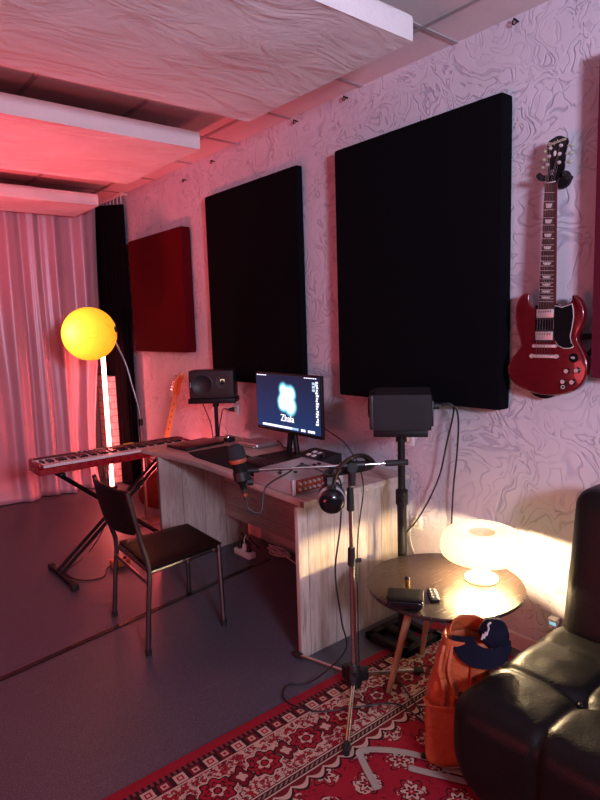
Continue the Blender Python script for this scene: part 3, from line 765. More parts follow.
# far speaker
FS = (2.375, 3.905)
speaker_stand((FS[0], FS[1], 0), -0.75, 1.085, 'black speaker stand behind the far end of the desk', (0.20, 0.20), (0.35, 0.19), 0.018, 0.0, (0.008, -0.082))
speaker((FS[0] - 0.050, FS[1] - 0.065, 1.085), -0.75, 'black studio speaker with front facing the desk, left of the monitor', 'black', 0.18)
# near speaker, seen from its side
NS = (2.19, 1.905)
speaker_stand((NS[0], NS[1], RZ), -2.45, 1.095, 'black speaker stand behind the round table at the near desk end', (0.27, 0.27), (0.25, 0.25), 0.021, 2.45)
speaker((NS[0], NS[1], 1.104), -2.45, 'charcoal studio speaker seen side on, right of the monitor', 'charcoal', 0.285, 0.168)

# ------------------------------------------------------------------ digital piano on its stand
PZ0, PZ1, PX0, PX1, PY0, PY1 = 0.705, 0.785, 1.06, 2.15, 3.875, 4.11
t = thing('keyboard_stand', 'black folding cross stand carrying the red digital piano', 'stand', (1.6, 4.05, 0))
for (xa, xb, nm) in ((1.155, 2.00, 'leg'), (1.98, 1.20, 'leg')):
    b = BM()
    for off in (-0.035, 0.035):
        yy = 4.0 + off + (0.012 if xa < xb else -0.012)
        tube(b, [(xa, yy - 0.05, 0.03), (xb, yy + 0.03, PZ0 - 0.022)], 0.014, 4, smooth=False, sx=1.1)
    obj(nm, b, 'black_metal', t, world=True, smooth=False)
for xa, y0, y1 in ((1.155, 3.67, 4.14), (1.98, 3.72, 4.22)):
    b = BM(); box(b, (xa, (y0 + y1) / 2, 0.022), (0.032, y1 - y0, 0.028), bev=0.004); ft = obj('foot_bar', b, 'black_metal', t, world=True)
    for yy in (y0 + 0.015, y1 - 0.015): b = BM(); box(b, (xa, yy, 0.020), (0.044, 0.05, 0.040), bev=0.008); obj('end_cap', b, 'rubber', ft, world=True)
for xa in (1.20, 2.00):
    b = BM(); box(b, (xa, 4.0, PZ0 - 0.0105), (0.034, 0.26, 0.021), bev=0.003); obj('support_arm', b, 'black_metal', t, world=True)
b = BM(); cyl(b, (1.571, 3.93, 0.345), (1.571, 4.08, 0.345), 0.035, seg=20, bev=0.004); obj('pivot', b, 'black_metal', t, world=True)
t = thing('digital_piano', 'slim red digital piano with white keys in front of the curtain', 'piano', (PX0, PY0, PZ0))
LX, LY, LZ = PX1 - PX0, PY1 - PY0, PZ1 - PZ0
b = BM(); prism(b, [(0.0, 0.006), (0.0, 0.042), (0.012, 0.048), (0.15, 0.050), (0.155, LZ), (LY - 0.008, LZ), (LY, LZ - 0.01), (LY, 0.0), (0.02, 0.0)], 0.0, LX, lambda a, c, h: (h, a, c), 0.003); obj('case', b, 'piano_red', t)
for x in (0.012, LX - 0.012):
    b = BM(); box(b, (x, 0.08, 0.063), (0.024, 0.155, 0.026), bev=0.005); obj('end_block', b, 'piano_red', t)
kw = (LX - 0.056) / 52; wk = bk = None
for k in range(52):
    if wk is None: b = BM(); box(b, (0, 0, 0), (kw - 0.0012, 0.145, 0.018), bev=0.0012, seg=1); wk = obj('white_key', b, 'ivory', t, smooth=False); q = wk
    else: q = copy_part(wk, t)
    q.location = (0.028 + kw * (k + 0.5), 0.079, 0.059)
for k in range(51):
    if (k % 7) in (1, 4): continue
    if bk is None: b = BM(); box(b, (0, 0, 0), (kw * 0.55, 0.092, 0.014), bev=0.002, seg=1); bk = obj('black_key', b, 'black_gloss', t, smooth=False); q = bk
    else: q = copy_part(bk, t)
    q.location = (0.028 + kw * (k + 1), 0.106, 0.074)
b = BM(); box(b, (LX / 2, 0.195, LZ + 0.001), (LX - 0.06, 0.05, 0.003)); obj('control_panel', b, 'black', t)
b = BM(); box(b, (0.68, 0.212, LZ + 0.004), (0.07, 0.030, 0.004)); obj('sticker', b, 'yellow', t, label='yellow sticker')
b = BM()
for k in range(7): box(b, (0.30 + 0.035 * k, 0.19, LZ + 0.004), (0.018, 0.010, 0.004))
obj('button_row', b, 'grey_plastic', t)

# ------------------------------------------------------------------ chair
t = thing('stacking_chair', 'dark vinyl chair with worn chrome legs in front of the desk', 'chair', (1.42, 2.90, 0))
RN, RF, FN, FF = Vector((1.165, 2.665, 0)), Vector((1.205, 3.18, 0)), Vector((1.605, 2.665, 0)), Vector((1.665, 3.155, 0))
SZ = 0.45
seat_c = [(1.205, 2.66), (1.243, 3.145), (1.672, 3.14), (1.645, 2.715)]
for ft_, mid, top in ((RN, (1.195, 2.665, 0.43), (1.115, 2.675, 0.835)), (RF, (1.232, 3.155, 0.43), (1.125, 3.12, 0.840))):
    b = BM(); m_ = Vector(mid); tp = Vector(top)
    tube(b, [ft_ + Vector((0, 0, 0.02)), ft_.lerp(m_, 0.6), m_, m_.lerp(tp, 0.35), tp], 0.0125, 12)
    lg = obj('leg', b, 'chair_chrome', t, world=True)
    b = BM(); cyl(b, ft_, ft_ + Vector((0, 0, 0.03)), 0.016, seg=14); obj('rubber_foot', b, 'rubber', lg, world=True)
for ft_, tp in ((FN, (1.628, 2.722, 0.43)), (FF, (1.655, 3.128, 0.43))):
    b = BM(); tube(b, [ft_ + Vector((0, 0, 0.02)), tp], 0.0125, 12, smooth=False); lg = obj('leg', b, 'chair_chrome', t, world=True)
    b = BM(); cyl(b, ft_, ft_ + Vector((0, 0, 0.03)), 0.016, seg=14); obj('rubber_foot', b, 'rubber', lg, world=True)
b = BM()
fr = [(1.205, 2.675, 0.412), (1.628, 2.722, 0.412), (1.655, 3.128, 0.412), (1.238, 3.148, 0.412)]
for p, q in zip(fr, fr[1:] + fr[:1]): tube(b, [p, q], 0.011, 10, smooth=False)
tube(b, [(1.19, 2.67, 0.36), (1.225, 3.158, 0.36)], 0.009, 8, smooth=False)
obj('seat_frame', b, 'chair_chrome', t, world=True)
b = BM(); box(b, (1.43, 2.692, 0.411), (0.03, 0.02, 0.026), bev=0.003); box(b, (1.60, 2.712, 0.411), (0.03, 0.02, 0.026), bev=0.003); obj('bracket', b, 'chrome', t, world=True)
b = BM(); sc4 = [Vector((x, y, 0)) for x, y in seat_c]; cc = sum(sc4, Vector()) / 4; N = 22
def seat_pt(u, v, h):
    # superellipse rounded quad
    a = Vector((u, v)); 
    p = sc4[0] * (1 - u) * (1 - v) + sc4[1] * (1 - u) * v + sc4[3] * u * (1 - v) + sc4[2] * u * v
    return Vector((p.x, p.y, h))
top, bot = {}, {}
for i in range(N + 1):
    for j in range(N + 1):
        u, v = i / N, j / N; e = (1 - abs(2 * u - 1) ** 6) * (1 - abs(2 * v - 1) ** 6)
        top[i, j] = b.verts.new(seat_pt(u, v, SZ - 0.012 + 0.014 * e ** 0.5 - 0.004 * math.exp(-((u - .5) ** 2 + (v - .5) ** 2) * 12)))
        bot[i, j] = b.verts.new(seat_pt(0.02 + 0.96 * u, 0.02 + 0.96 * v, SZ - 0.034))
for i in range(N):
    for j in range(N):
        b.faces.new((top[i, j], top[i + 1, j], top[i + 1, j + 1], top[i, j + 1])); b.faces.new((bot[i, j], bot[i, j + 1], bot[i + 1, j + 1], bot[i + 1, j]))
for k in range(N):
    for f in (lambda q: (0, q), lambda q: (N, q), lambda q: (q, 0), lambda q: (q, N)):
        b.faces.new((top[f(k)], top[f(k + 1)], bot[f(k + 1)], bot[f(k)]))
obj('seat', b, 'vinyl', t, world=True, angle=40)
b = BM(); N = 20; Fr, Bk = {}, {}
for i in range(N + 1):
    for j in range(N + 1):
        u, v = i / N, j / N                                    # u across, v up
        bl, br = Vector((1.155, 2.66, 0.60)), Vector((1.175, 3.135, 0.60)); tl, tr = Vector((1.113, 2.672, 0.85)), Vector((1.123, 3.12, 0.855))
        # the lower corners round inwards
        cut = 0.13 * max(0, 1 - v / 0.45) ** 2
        uu = cut + (1 - 2 * cut) * u
        p = (bl.lerp(br, uu)).lerp(tl.lerp(tr, uu), v)
        p.x -= 0.045 * (1 - (2 * u - 1) ** 2); p.z -= 0.035 * (abs(2 * u - 1) ** 3) * (v > .98) - 0.0
        if v < 0.02: p.z += 0.0
        th = 0.016 * (1 - abs(2 * u - 1) ** 8) ** 0.5 * (1 - abs(2 * v - 1) ** 8) ** 0.5 + 0.003
        Fr[i, j] = b.verts.new(p + Vector((th, 0, 0))); Bk[i, j] = b.verts.new(p - Vector((th * 0.6, 0, 0)))
for i in range(N):
    for j in range(N):
        b.faces.new((Fr[i, j], Fr[i + 1, j], Fr[i + 1, j + 1], Fr[i, j + 1])); b.faces.new((Bk[i, j], Bk[i, j + 1], Bk[i + 1, j + 1], Bk[i + 1, j]))
for k in range(N):
    for f in (lambda q: (0, q), lambda q: (N, q), lambda q: (q, 0), lambda q: (q, N)):
        b.faces.new((Fr[f(k)], Fr[f(k + 1)], Bk[f(k + 1)], Bk[f(k)]))
obj('backrest', b, 'vinyl', t, world=True, angle=50)

# ------------------------------------------------------------------ arc floor lamp with yellow globe, neon tube
LP = Vector((2.075, 4.60, 0)); LD = Vector((-0.77, 0.64, 0)).normalized()
t = thing('arc_floor_lamp', 'arching floor lamp with a big glowing yellow globe by the curtain', 'floor lamp', LP)
b = BM(); lathe(b, [(0.001, 0), (0.125, 0), (0.13, 0.006), (0.125, 0.018), (0.03, 0.024), (0.001, 0.024)], 40, LP, cap=False); obj('base', b, 'steel_pink', t, world=True)
b = BM(); cyl(b, LP + Vector((0, 0, 0.02)), LP + Vector((0, 0, 0.84)), 0.014, seg=16); obj('pole', b, 'steel_pink', t, world=True)
b = BM(); cyl(b, LP + Vector((0, 0, 0.82)), LP + Vector((0, 0, 0.875)), 0.019, seg=16, bev=0.003); cyl(b, LP + Vector((0, -0.02, 0.85)), LP + Vector((0, 0.03, 0.85)), 0.007, seg=10); obj('joint', b, 'black_metal', t, world=True)
GC = Vector((1.779, 4.795, 1.58)); GR = 0.212
arc = [LP + Vector((0, 0, 0.85)), LP + LD * 0.012 + Vector((0, 0, 0.98)), LP + LD * 0.045 + Vector((0, 0, 1.13)), LP + LD * 0.09 + Vector((0, 0, 1.33)), LP + LD * 0.165 + Vector((0, 0, 1.53)), GC + (-LD + Vector((0, 0, 0.15))) * 0.19]
b = BM(); tube(b, arc, 0.0075, 10); obj('arc', b, 'steel_pink', t, world=True)
b = BM(); sph(b, GC, GR, u=48, v=28); gl = obj('globe_shade', b, 'globe', t, world=True, label='glowing yellow globe shade', angle=180)
b = BM(); cyl(b, GC + (-LD + Vector((0, 0, 0.15))).normalized() * 0.16, GC + (-LD + Vector((0, 0, 0.15))).normalized() * 0.225, 0.024, seg=16); obj('socket', b, 'black', t, world=True)
light('globe_bulb', 'POINT', GC + Vector((-0.135, -0.072, 0.012)), 3.6, (1.0, 0.86, 0.66), 0.05)
t = thing('neon_tube_lamp', 'upright glowing pink red neon tube standing below the globe', 'lamp', (2.30, 5.88, 0))
b = BM(); cyl(b, (0, 0, 0.02), (0, 0, 1.48), 0.021, seg=20, bev=0.006); obj('tube', b, 'tube', t)
b = BM(); cyl(b, (0, 0, 0), (0, 0, 0.022), 0.05, seg=24, bev=0.004); cyl(b, (0, 0, 1.475), (0, 0, 1.50), 0.023, seg=20); obj('base', b, 'black', t)

# ------------------------------------------------------------------ electric guitar on the wall
GX = 2.44
t = thing('electric_guitar', 'cherry red double-horned electric guitar hanging on the wall', 'electric guitar', (WX, 1.31, 1.265))
body = [(1.4051,1.7055),(1.3927,1.6988),(1.3924,1.6801),(1.3863,1.6574),(1.3675,1.6439),(1.3515,1.6484),(1.3446,1.6592),(1.2762,1.656),(1.2662,1.6505),(1.251,1.6426),(1.2288,1.6466),(1.2108,1.66),(1.2053,1.6739),(1.2063,1.6845),(1.1932,1.6838),(1.1712,1.665),(1.1562,1.6329),(1.1531,1.5978),(1.1613,1.5594),(1.1747,1.5277),(1.1777,1.5028),(1.1663,1.4815),(1.1475,1.4462),(1.1359,1.411),(1.1349,1.3755),(1.1445,1.3393),(1.1653,1.3093),(1.2013,1.2852),(1.2537,1.269),(1.3161,1.2661),(1.3729,1.2736),(1.4233,1.2899),(1.4664,1.3149),(1.4886,1.3455),(1.4917,1.381),(1.4765,1.417),(1.447,1.4527),(1.4305,1.4799),(1.4352,1.5107),(1.4484,1.5493),(1.4575,1.5879),(1.458,1.6263),(1.4526,1.6605),(1.4379,1.6901),(1.4215,1.7028)]
body = [(p.x, p.y) for p in smooth_path([(a, c, 0) for a, c in body], 3, True)]
gf = lambda a, c, h: (GX + h, a, c)
b = BM(); prism(b, body, 0.0, 0.038, gf, 0.0085, 3); gb = obj('body', b, 'cherry', t, world=True, angle=50)
guard = [(1.2714,1.6449),(1.2434,1.6365),(1.2213,1.6427),(1.2017,1.6489),(1.1967,1.624),(1.1946,1.5955),(1.2007,1.553),(1.2072,1.5172),(1.2007,1.4921),(1.1915,1.4778),(1.206,1.4705),(1.2319,1.4702),(1.2548,1.481),(1.2705,1.5029),(1.2764,1.5249),(1.2779,1.5943)]
gc = (1.235, 1.56)
big = [(gc[0] + (a - gc[0]) * 1.05, gc[1] + (c - gc[1]) * 1.03) for a, c in guard]
b = BM(); prism(b, big, -0.002, 0.001, gf); pg = obj('pickguard', b, 'white_plastic', t, world=True, label='black pickguard with white edge')
b = BM(); prism(b, guard, -0.0035, 0.001, gf); prism(b, [(1.362, 1.652), (1.262, 1.652), (1.262, 1.495), (1.362, 1.495)], -0.0008, 0.001, gf)
obj('plate', b, 'black_gloss', pg, world=True)
for (y0, y1, z0, z1) in ((1.277, 1.352, 1.597, 1.633), (1.279, 1.356, 1.503, 1.539)):
    b = BM(); box(b, (GX - 0.005, (y0 + y1) / 2, (z0 + z1) / 2), (0.008, y1 - y0, z1 - z0), bev=0.002); pk = obj('pickup', b, 'nickel', t, world=True)
    b = BM()
    for k in range(6): cyl(b, (GX - 0.0085, y0 + 0.012 + k * (y1 - y0 - 0.024) / 5, z1 - 0.010), (GX - 0.0105, y0 + 0.012 + k * (y1 - y0 - 0.024) / 5, z1 - 0.010), 0.003, seg=8)
    obj('pole_piece', b, 'steel_pink', pk, world=True)
    b = BM(); box(b, (GX - 0.001, (y0 + y1) / 2, (z0 + z1) / 2), (0.004, y1 - y0 + 0.018, z1 - z0 + 0.014), bev=0.001); obj('surround', b, 'black', pk, world=True)
b = BM(); box(b, (GX - 0.008, 1.3145, 1.4777), (0.012, 0.094, 0.013), bev=0.003)
for y in (1.268, 1.361): cyl(b, (GX + 0.002, y, 1.4777), (GX - 0.012, y, 1.4777), 0.007, seg=12)
obj('bridge', b, 'nickel', t, world=True)
b = BM(); box(b, (GX - 0.007, 1.3165, 1.4343), (0.010, 0.104, 0.015), bev=0.005)
for y in (1.262, 1.371): cyl(b, (GX + 0.002, y, 1.4343), (GX - 0.011, y, 1.4343), 0.009, seg=12)
obj('tailpiece', b, 'nickel', t, world=True)
for (y, z) in ((1.2147, 1.3745), (1.1722, 1.379), (1.2286, 1.3298), (1.1899, 1.3297)):
    b = BM(); cyl(b, (GX + 0.001, y, z), (GX - 0.012, y, z), 0.0125, 0.011, 18); kn = obj('knob', b, 'black_gloss', t, world=True, label='dark knob with a metal cap')
    b = BM(); cyl(b, (GX - 0.011, y, z), (GX - 0.014, y, z), 0.009, seg=16); obj('cap', b, 'nickel', kn, world=True)
b = BM(); cyl(b, (GX + 0.001, 1.1888, 1.4296), (GX - 0.004, 1.1888, 1.4296), 0.019, seg=22); sw = obj('switch', b, 'black_gloss', t, world=True)
b = BM(); cyl(b, (GX - 0.003, 1.1888, 1.4296), (GX - 0.016, 1.190, 1.432), 0.006, 0.0045, 12); obj('switch_tip', b, 'nickel', sw, world=True)
b = BM(); cyl(b, (GX + 0.001, 1.2303, 1.3069), (GX - 0.005, 1.2303, 1.3069), 0.013, seg=18); jk = obj('jack', b, 'black', t, world=True)
b = BM(); tube(b, [(GX - 0.005, 1.2303 + 0.007 * math.cos(a), 1.3069 + 0.007 * math.sin(a)) for a in [k * PI / 6 for k in range(12)]], 0.002, 6, 2, True); obj('jack_ring', b, 'nickel', jk, world=True)
# neck
NT, NB = [(1.3251, 2.1491), (1.2820, 2.1407)], [(1.3445, 1.640), (1.2761, 1.636)]
b = BM(); prism(b, [NT[0], NT[1], NB[1], NB[0]], -0.004, 0.018, gf, 0.004); obj('neck', b, plain('dark cherry neck', (0.10, 0.008, 0.012), 0.3), t, world=True)
b = BM(); prism(b, [NT[0], NT[1], NB[1], NB[0]], -0.010, -0.004, gf, 0.001); fb = obj('fretboard', b, 'fretboard', t, world=True)
def on_neck(s, w):      # s 0 at the nut .. 1 at the fretboard end, w -1..1 across
    l = Vector((*NT[0], 0)).lerp(Vector((*NB[0], 0)), s); r = Vector((*NT[1], 0)).lerp(Vector((*NB[1], 0)), s)
    return l.lerp(r, (w + 1) / 2)
SCALE = (2.145 - 1.4777); FBL = 2.145 - 1.638
fs = [0.0] + [SCALE * (1 - 2 ** (-k / 12)) / FBL for k in range(1, 23)]
f0 = None
for k in range(1, 23):
    if fs[k] > 1: break
    p, q = on_neck(fs[k], -1), on_neck(fs[k], 1)
    b = BM(); cyl(b, (GX - 0.0105, p.x, p.y), (GX - 0.0105, q.x, q.y), 0.0012, seg=6); obj('fret', b, 'nickel', fb, world=True)
for k in (3, 5, 7, 9, 12, 15, 17, 19, 21):
    if fs[k] > 0.99: break
    s0, s1 = fs[k - 1] + (fs[k] - fs[k - 1]) * 0.25, fs[k] - (fs[k] - fs[k - 1]) * 0.22
    a, c, d_, e = on_neck(s0, -0.62), on_neck(s0, 0.62), on_neck(s1, 0.42), on_neck(s1, -0.42)
    b = BM(); prism(b, [(a.x, a.y), (c.x, c.y), (d_.x, d_.y), (e.x, e.y)], -0.0106, -0.0095, gf); obj('inlay', b, 'pearl', fb, world=True, smooth=False)
head = [(1.3251,2.1491),(1.319,2.2009),(1.3201,2.2539),(1.3233,2.3005),(1.3164,2.3152),(1.2981,2.3218),(1.2827,2.3264),(1.2653,2.3239),(1.2409,2.3095),(1.2365,2.2957),(1.2428,2.2749),(1.2478,2.2568),(1.2491,2.225),(1.2518,2.1933),(1.2719,2.1616),(1.282,2.1407)]
b = BM(); prism(b, head, 0.0, 0.016, gf, 0.003); hd = obj('headstock', b, 'black_gloss', t, world=True)
b = BM(); box(b, (GX - 0.006, 1.3035, 2.147), (0.006, 0.044, 0.005)); obj('nut', b, 'pearl', t, world=True)
for (y, z), (py, pz) in zip(((1.3335, 2.2795), (1.3379, 2.2475), (1.3421, 2.2168), (1.2232, 2.2779), (1.2258, 2.2486), (1.2284, 2.2159)), ((1.3064, 2.2835), (1.3115, 2.2532), (1.3173, 2.2216), (1.2623, 2.284), (1.2671, 2.2529), (1.2684, 2.2195))):
    s_ = 1 if y > 1.28 else -1
    b = BM(); sph(b, (GX + 0.010, y, z), 0.010, (0.7, 1.15, 0.8)); pgk = obj('tuning_peg', b, 'tuner', t, world=True, label='pale green tuning peg')
    b = BM(); cyl(b, (GX + 0.010, y - s_ * 0.006, z), (GX + 0.010, py, pz), 0.003, seg=8); cyl(b, (GX + 0.004, py, pz), (GX - 0.010, py, pz), 0.0042, seg=10); cyl(b, (GX + 0.001, py, pz), (GX - 0.003, py, pz), 0.007, seg=12); obj('tuner_post', b, 'nickel', pgk, world=True)
posts = ((1.3173, 2.2216), (1.3115, 2.2532), (1.3064, 2.2835), (1.2623, 2.284), (1.2671, 2.2529), (1.2684, 2.2195))
for k in range(6):
    w_ = -0.78 + 1.56 * k / 5; p = on_neck(0, w_); q = on_neck(1, w_); yb = 1.346 - 0.0126 * k; 
    b = BM(); tube(b, [(GX - 0.007, posts[k][0], posts[k][1]), (GX - 0.0125, p.x, p.y), (GX - 0.0155, yb, 1.4777), (GX - 0.012, yb, 1.436)], 0.0005 + 0.00008 * (5 - k), 5, smooth=False)
    obj('string', b, 'chrome', t, world=True)
gm = lambda y, z, rot: basis((0, -math.cos(rot), math.sin(rot)), (0, math.sin(rot), math.cos(rot)), (-1, 0, 0), (GX - 0.0006, y, z))
text_part('lettering', 'Epiphone', 0.0205, 'cream_text', hd, gm(1.2805, 2.3035, 0.10), 0.0006, 0.25, world=True)
b = BM(); sph(b, (GX - 0.0004, 1.2882, 2.2597), 0.0075, (0.15, 0.8, 1.5)); obj('emblem', b, 'pearl', hd, world=True)
text_part('lettering', 'SG', 0.018, 'grey_text', hd, gm(1.298, 2.187, 1.35), 0.0005, world=True)
# hanger
t = thing('guitar_hanger', 'black wall hanger fork holding the guitar headstock', 'hanger', (WX, 1.25, 2.16))
b = BM(); lathe(b, [(0.001, 0), (0.036, 0), (0.038, 0.006), (0.034, 0.014), (0.001, 0.016)], 30, (WX, 1.30, 2.170), Matrix.Rotation(-PI / 2, 3, 'Y'), cap=False); obj('wall_plate', b, 'black', t, world=True)
b = BM(); tube(b, [(WX - 0.01, 1.262, 2.17), (WX - 0.05, 1.27, 2.176), (GX + 0.03, 1.29, 2.18)], 0.009, 10)
for pts in ([(GX + 0.03, 1.29, 2.18), (GX + 0.028, 1.338, 2.176), (GX + 0.004, 1.348, 2.176), (GX - 0.014, 1.350, 2.184)], [(GX + 0.03, 1.29, 2.18), (GX + 0.028, 1.252, 2.166), (GX + 0.004, 1.240, 2.160), (GX - 0.014, 1.236, 2.168)]): tube(b, pts, 0.012, 12)
obj('fork', b, 'rubber', t, world=True)
t = thing('guitar_strap', 'black strap trailing behind the hanging guitar', 'strap', (WX - 0.03, 1.16, 1.5))
b = BM(); ribbon(b, [(WX - 0.045, 1.20, 1.513), (WX - 0.03, 1.165, 1.515), (WX - 0.02, 1.13, 1.51), (WX - 0.02, 1.125, 1.49), (WX - 0.03, 1.15, 1.455), (WX - 0.04, 1.19, 1.40), (WX - 0.04, 1.26, 1.30), (WX - 0.04, 1.33, 1.258), (WX - 0.035, 1.39, 1.268), (WX - 0.04, 1.40, 1.30)], 0.03, 0.004, 8, side=(1, 0, 0), roll=0.9)
obj('webbing', b, 'cable', t, world=True)

# ------------------------------------------------------------------ second guitar leaning behind the desk
A0, A1 = Vector((2.25, 4.86, 0.03)), Vector((2.485, 4.635, 1.235))
ax = (A1 - A0).normalized(); vd = Vector((-0.5, -0.86, 0)); sd = ax.cross(vd).normalized(); nr = sd.cross(ax).normalized()
if nr.dot(vd) < 0: nr = -nr
t = thing('bass_guitar', 'guitar with orange maple neck leaning on the wall behind the desk', 'guitar', A0)
L = (A1 - A0).length
fn = lambda a, c, h: A0 + sd * a + ax * c + nr * h
bo = [(p.x, p.y) for p in smooth_path([(-0.03, 0.0, 0), (0.10, 0.01, 0), (0.165, 0.10, 0), (0.14, 0.22, 0), (0.10, 0.30, 0), (0.15, 0.40, 0), (0.13, 0.47, 0), (0.07, 0.40, 0), (0.0, 0.37, 0), (-0.07, 0.42, 0), (-0.13, 0.45, 0), (-0.11, 0.33, 0), (-0.09, 0.25, 0), (-0.14, 0.14, 0), (-0.12, 0.05, 0)], 4, True)]
b = BM(); prism(b, bo, -0.02, 0.02, fn, 0.006); obj('body', b, 'sunburst', t, world=True)
b = BM(); prism(b, [(-0.029, 0.34), (0.029, 0.34), (0.021, L - 0.20), (-0.021, L - 0.20)], 0.016, 0.030, fn, 0.003); nk = obj('neck', b, 'maple', t, world=True)
b = BM()
for k in range(1, 18):
    z = L - 0.20 - 0.64 * (1 - 2 ** (-k / 12)); tube(b, [fn(-0.024, z, 0.031), fn(0.024, z, 0.031)], 0.001, 5, smooth=False)
obj('fret', b, 'chrome', nk, world=True)
b = BM()
for k in (3, 5, 7, 9, 12):
    z = L - 0.20 - 0.64 * (1 - 2 ** (-(k - .5) / 12)); sph(b, fn(0, z, 0.030), 0.006, u=10, v=6)
obj('inlay', b, 'black', nk, world=True)
hs = [(p.x, p.y) for p in smooth_path([(-0.021, L - 0.20, 0), (0.021, L - 0.20, 0), (0.030, L - 0.165, 0), (0.026, L - 0.10, 0), (0.040, L - 0.045, 0), (0.034, L - 0.01, 0), (0.010, L - 0.0, 0), (-0.006, L - 0.03, 0), (-0.024, L - 0.08, 0), (-0.034, L - 0.15, 0)], 4, True)]
b = BM(); prism(b, hs, 0.008, 0.022, fn, 0.003); obj('headstock', b, 'maple', t, world=True)
for k in range(6):
    z = L - 0.165 + k * 0.024; b = BM(); cyl(b, fn(0.0, z, 0.02), fn(0.0, z, 0.032), 0.004, seg=8); cyl(b, fn(-0.02, z, 0.015), fn(-0.052 + 0.003 * k, z, 0.015), 0.0035, 0.007, 8); obj('tuning_peg', b, 'chrome', t, world=True)

# ------------------------------------------------------------------ round table, lamp and what lies on it
TC = Vector((1.99, 1.502, 0)); TZ, TR = 0.50, 0.328
t = thing('side_table', 'round dark lacquered side table on splayed wooden legs', 'table', TC)
b = BM(); lathe(b, [(0.001, TZ - 0.020), (TR - 0.012, TZ - 0.020), (TR - 0.003, TZ - 0.014), (TR, TZ - 0.006), (TR - 0.003, TZ), (0.001, TZ)], 72, TC, cap=False); obj('tabletop', b, 'tabletop', t, world=True)
b = BM(); lathe(b, [(0.001, TZ - 0.05), (0.14, TZ - 0.05), (0.15, TZ - 0.021), (0.001, TZ - 0.021)], 32, TC, cap=False)
for k in range(2):
    a = math.radians(142 + 90 * k); d_ = Vector((math.cos(a), math.sin(a), 0)); tube(b, [TC + d_ * 0.18 + Vector((0, 0, TZ - 0.10)), TC - d_ * 0.18 + Vector((0, 0, TZ - 0.10))], 0.006, 8, smooth=False)
obj('apron', b, 'black_metal', t, world=True)
for k, rr in enumerate((0.243, 0.28, 0.25, 0.30)):
    a = (math.radians(142.6), math.radians(226), math.radians(318), math.radians(57.5))[k]; d_ = Vector((math.cos(a), math.sin(a), 0))
    b = BM(); cyl(b, TC + d_ * rr + Vector((0, 0, RZ + 0.004)), TC + d_ * 0.125 + Vector((0, 0, TZ - 0.03)), 0.011, 0.019, 18); obj('leg', b, 'leg_wood', t, world=True)
# mushroom lamp
MLP = Vector((2.125, 1.41, TZ))
t = thing('mushroom_lamp', 'glowing white mushroom table lamp on the round table', 'table lamp', MLP)
b = BM(); lathe(b, [(0.001, 0), (0.066, 0), (0.070, 0.005), (0.068, 0.014), (0.050, 0.022), (0.036, 0.034), (0.031, 0.055), (0.031, 0.085), (0.038, 0.10), (0.045, 0.104), (0.001, 0.104)], 40, MLP, cap=False); obj('base', b, 'opal_foot', t, world=True)
b = BM(); outer = [(0.156, 0.108), (0.166, 0.118), (0.172, 0.140), (0.171, 0.165), (0.162, 0.192), (0.145, 0.212), (0.120, 0.224), (0.098, 0.226), (0.075, 0.219), (0.056, 0.211)]
dimple = [(0.056, 0.211), (0.050, 0.206), (0.03, 0.199), (0.001, 0.197)]
inner = [(0.050, 0.200), (0.098, 0.217), (0.140, 0.205), (0.158, 0.186), (0.164, 0.163), (0.164, 0.140), (0.156, 0.120), (0.150, 0.112), (0.156, 0.108)]
lathe(b, outer + inner, 64, MLP, cap=False); obj('shade', b, 'opal', t, world=True, angle=180)
b = BM(); lathe(b, dimple + [(0.001, 0.191), (0.03, 0.193), (0.053, 0.203)], 48, MLP, cap=False); obj('shade_top', b, 'opal_foot', t, world=True, angle=180, label='yellowish sunken centre of the shade')
b = BM(); cyl(b, MLP + Vector((0, 0, 0.10)), MLP + Vector((0, 0, 0.195)), 0.012, seg=12); obj('stem', b, 'opal_foot', t, world=True)
for k in range(3):
    a = 0.5 + 2 * PI * k / 3
    light('table_lamp_bulb', 'POINT', MLP + Vector((0.055 * math.cos(a), 0.055 * math.sin(a), 0.118)), 22.0, (1.0, 0.72, 0.40), 0.012)
# black case hanging over the table edge, lighter, remote
t = thing('glasses_case', 'glossy black pouch at the near left edge of the table', 'pouch', (1.705, 1.470, TZ + 0.0005), 0.66)
b = BM()
def pouch(p, n):
    return Vector((p.x * (1 - 0.25 * (0.045 - p.z) / 0.045), p.y * (1 - 0.2 * (0.045 - p.z) / 0.045), p.z + 0.004 * math.sin(p.x * 40)))
rounded_box(b, (-0.055, -0.075, 0.0), (0.055, 0.075, 0.045), 0.02, 14, 14, 8, pouch)
obj('body', b, 'black_gloss', t, angle=180)
b = BM(); rounded_box(b, (-0.05, -0.07, 0.040), (0.05, 0.07, 0.052), 0.005, 10, 10, 3); obj('flap', b, 'leather', t)
t = thing('lighter', 'gold lighter with a black top standing behind the black pouch', 'lighter', (1.79, 1.532, TZ))
b = BM(); cyl(b, (0, 0, 0), (0, 0, 0.062), 0.010, seg=20, bev=0.001); obj('body', b, 'gold', t)
b = BM(); cyl(b, (0, 0, 0.062), (0, 0, 0.076), 0.011, 0.009, 20, 0.002); obj('cap', b, 'black', t)
t = thing('remote_control', 'small black remote control lying beside the black pouch', 'remote control', (1.850, 1.448, TZ), -0.75)
b = BM(); rounded_box(b, (-0.019, -0.05, 0), (0.019, 0.05, 0.014), 0.006, 6, 12, 4); obj('case', b, 'black', t)
rb = None
for k in range(8):
    if rb is None: b = BM(); cyl(b, (0, 0, 0), (0, 0, 0.004), 0.0045, seg=10); rb = obj('button', b, 'grey_text', t); q = rb
    else: q = copy_part(rb, t)
    q.location = (-0.008 + 0.016 * (k % 2), -0.036 + 0.022 * (k // 2), 0.013)

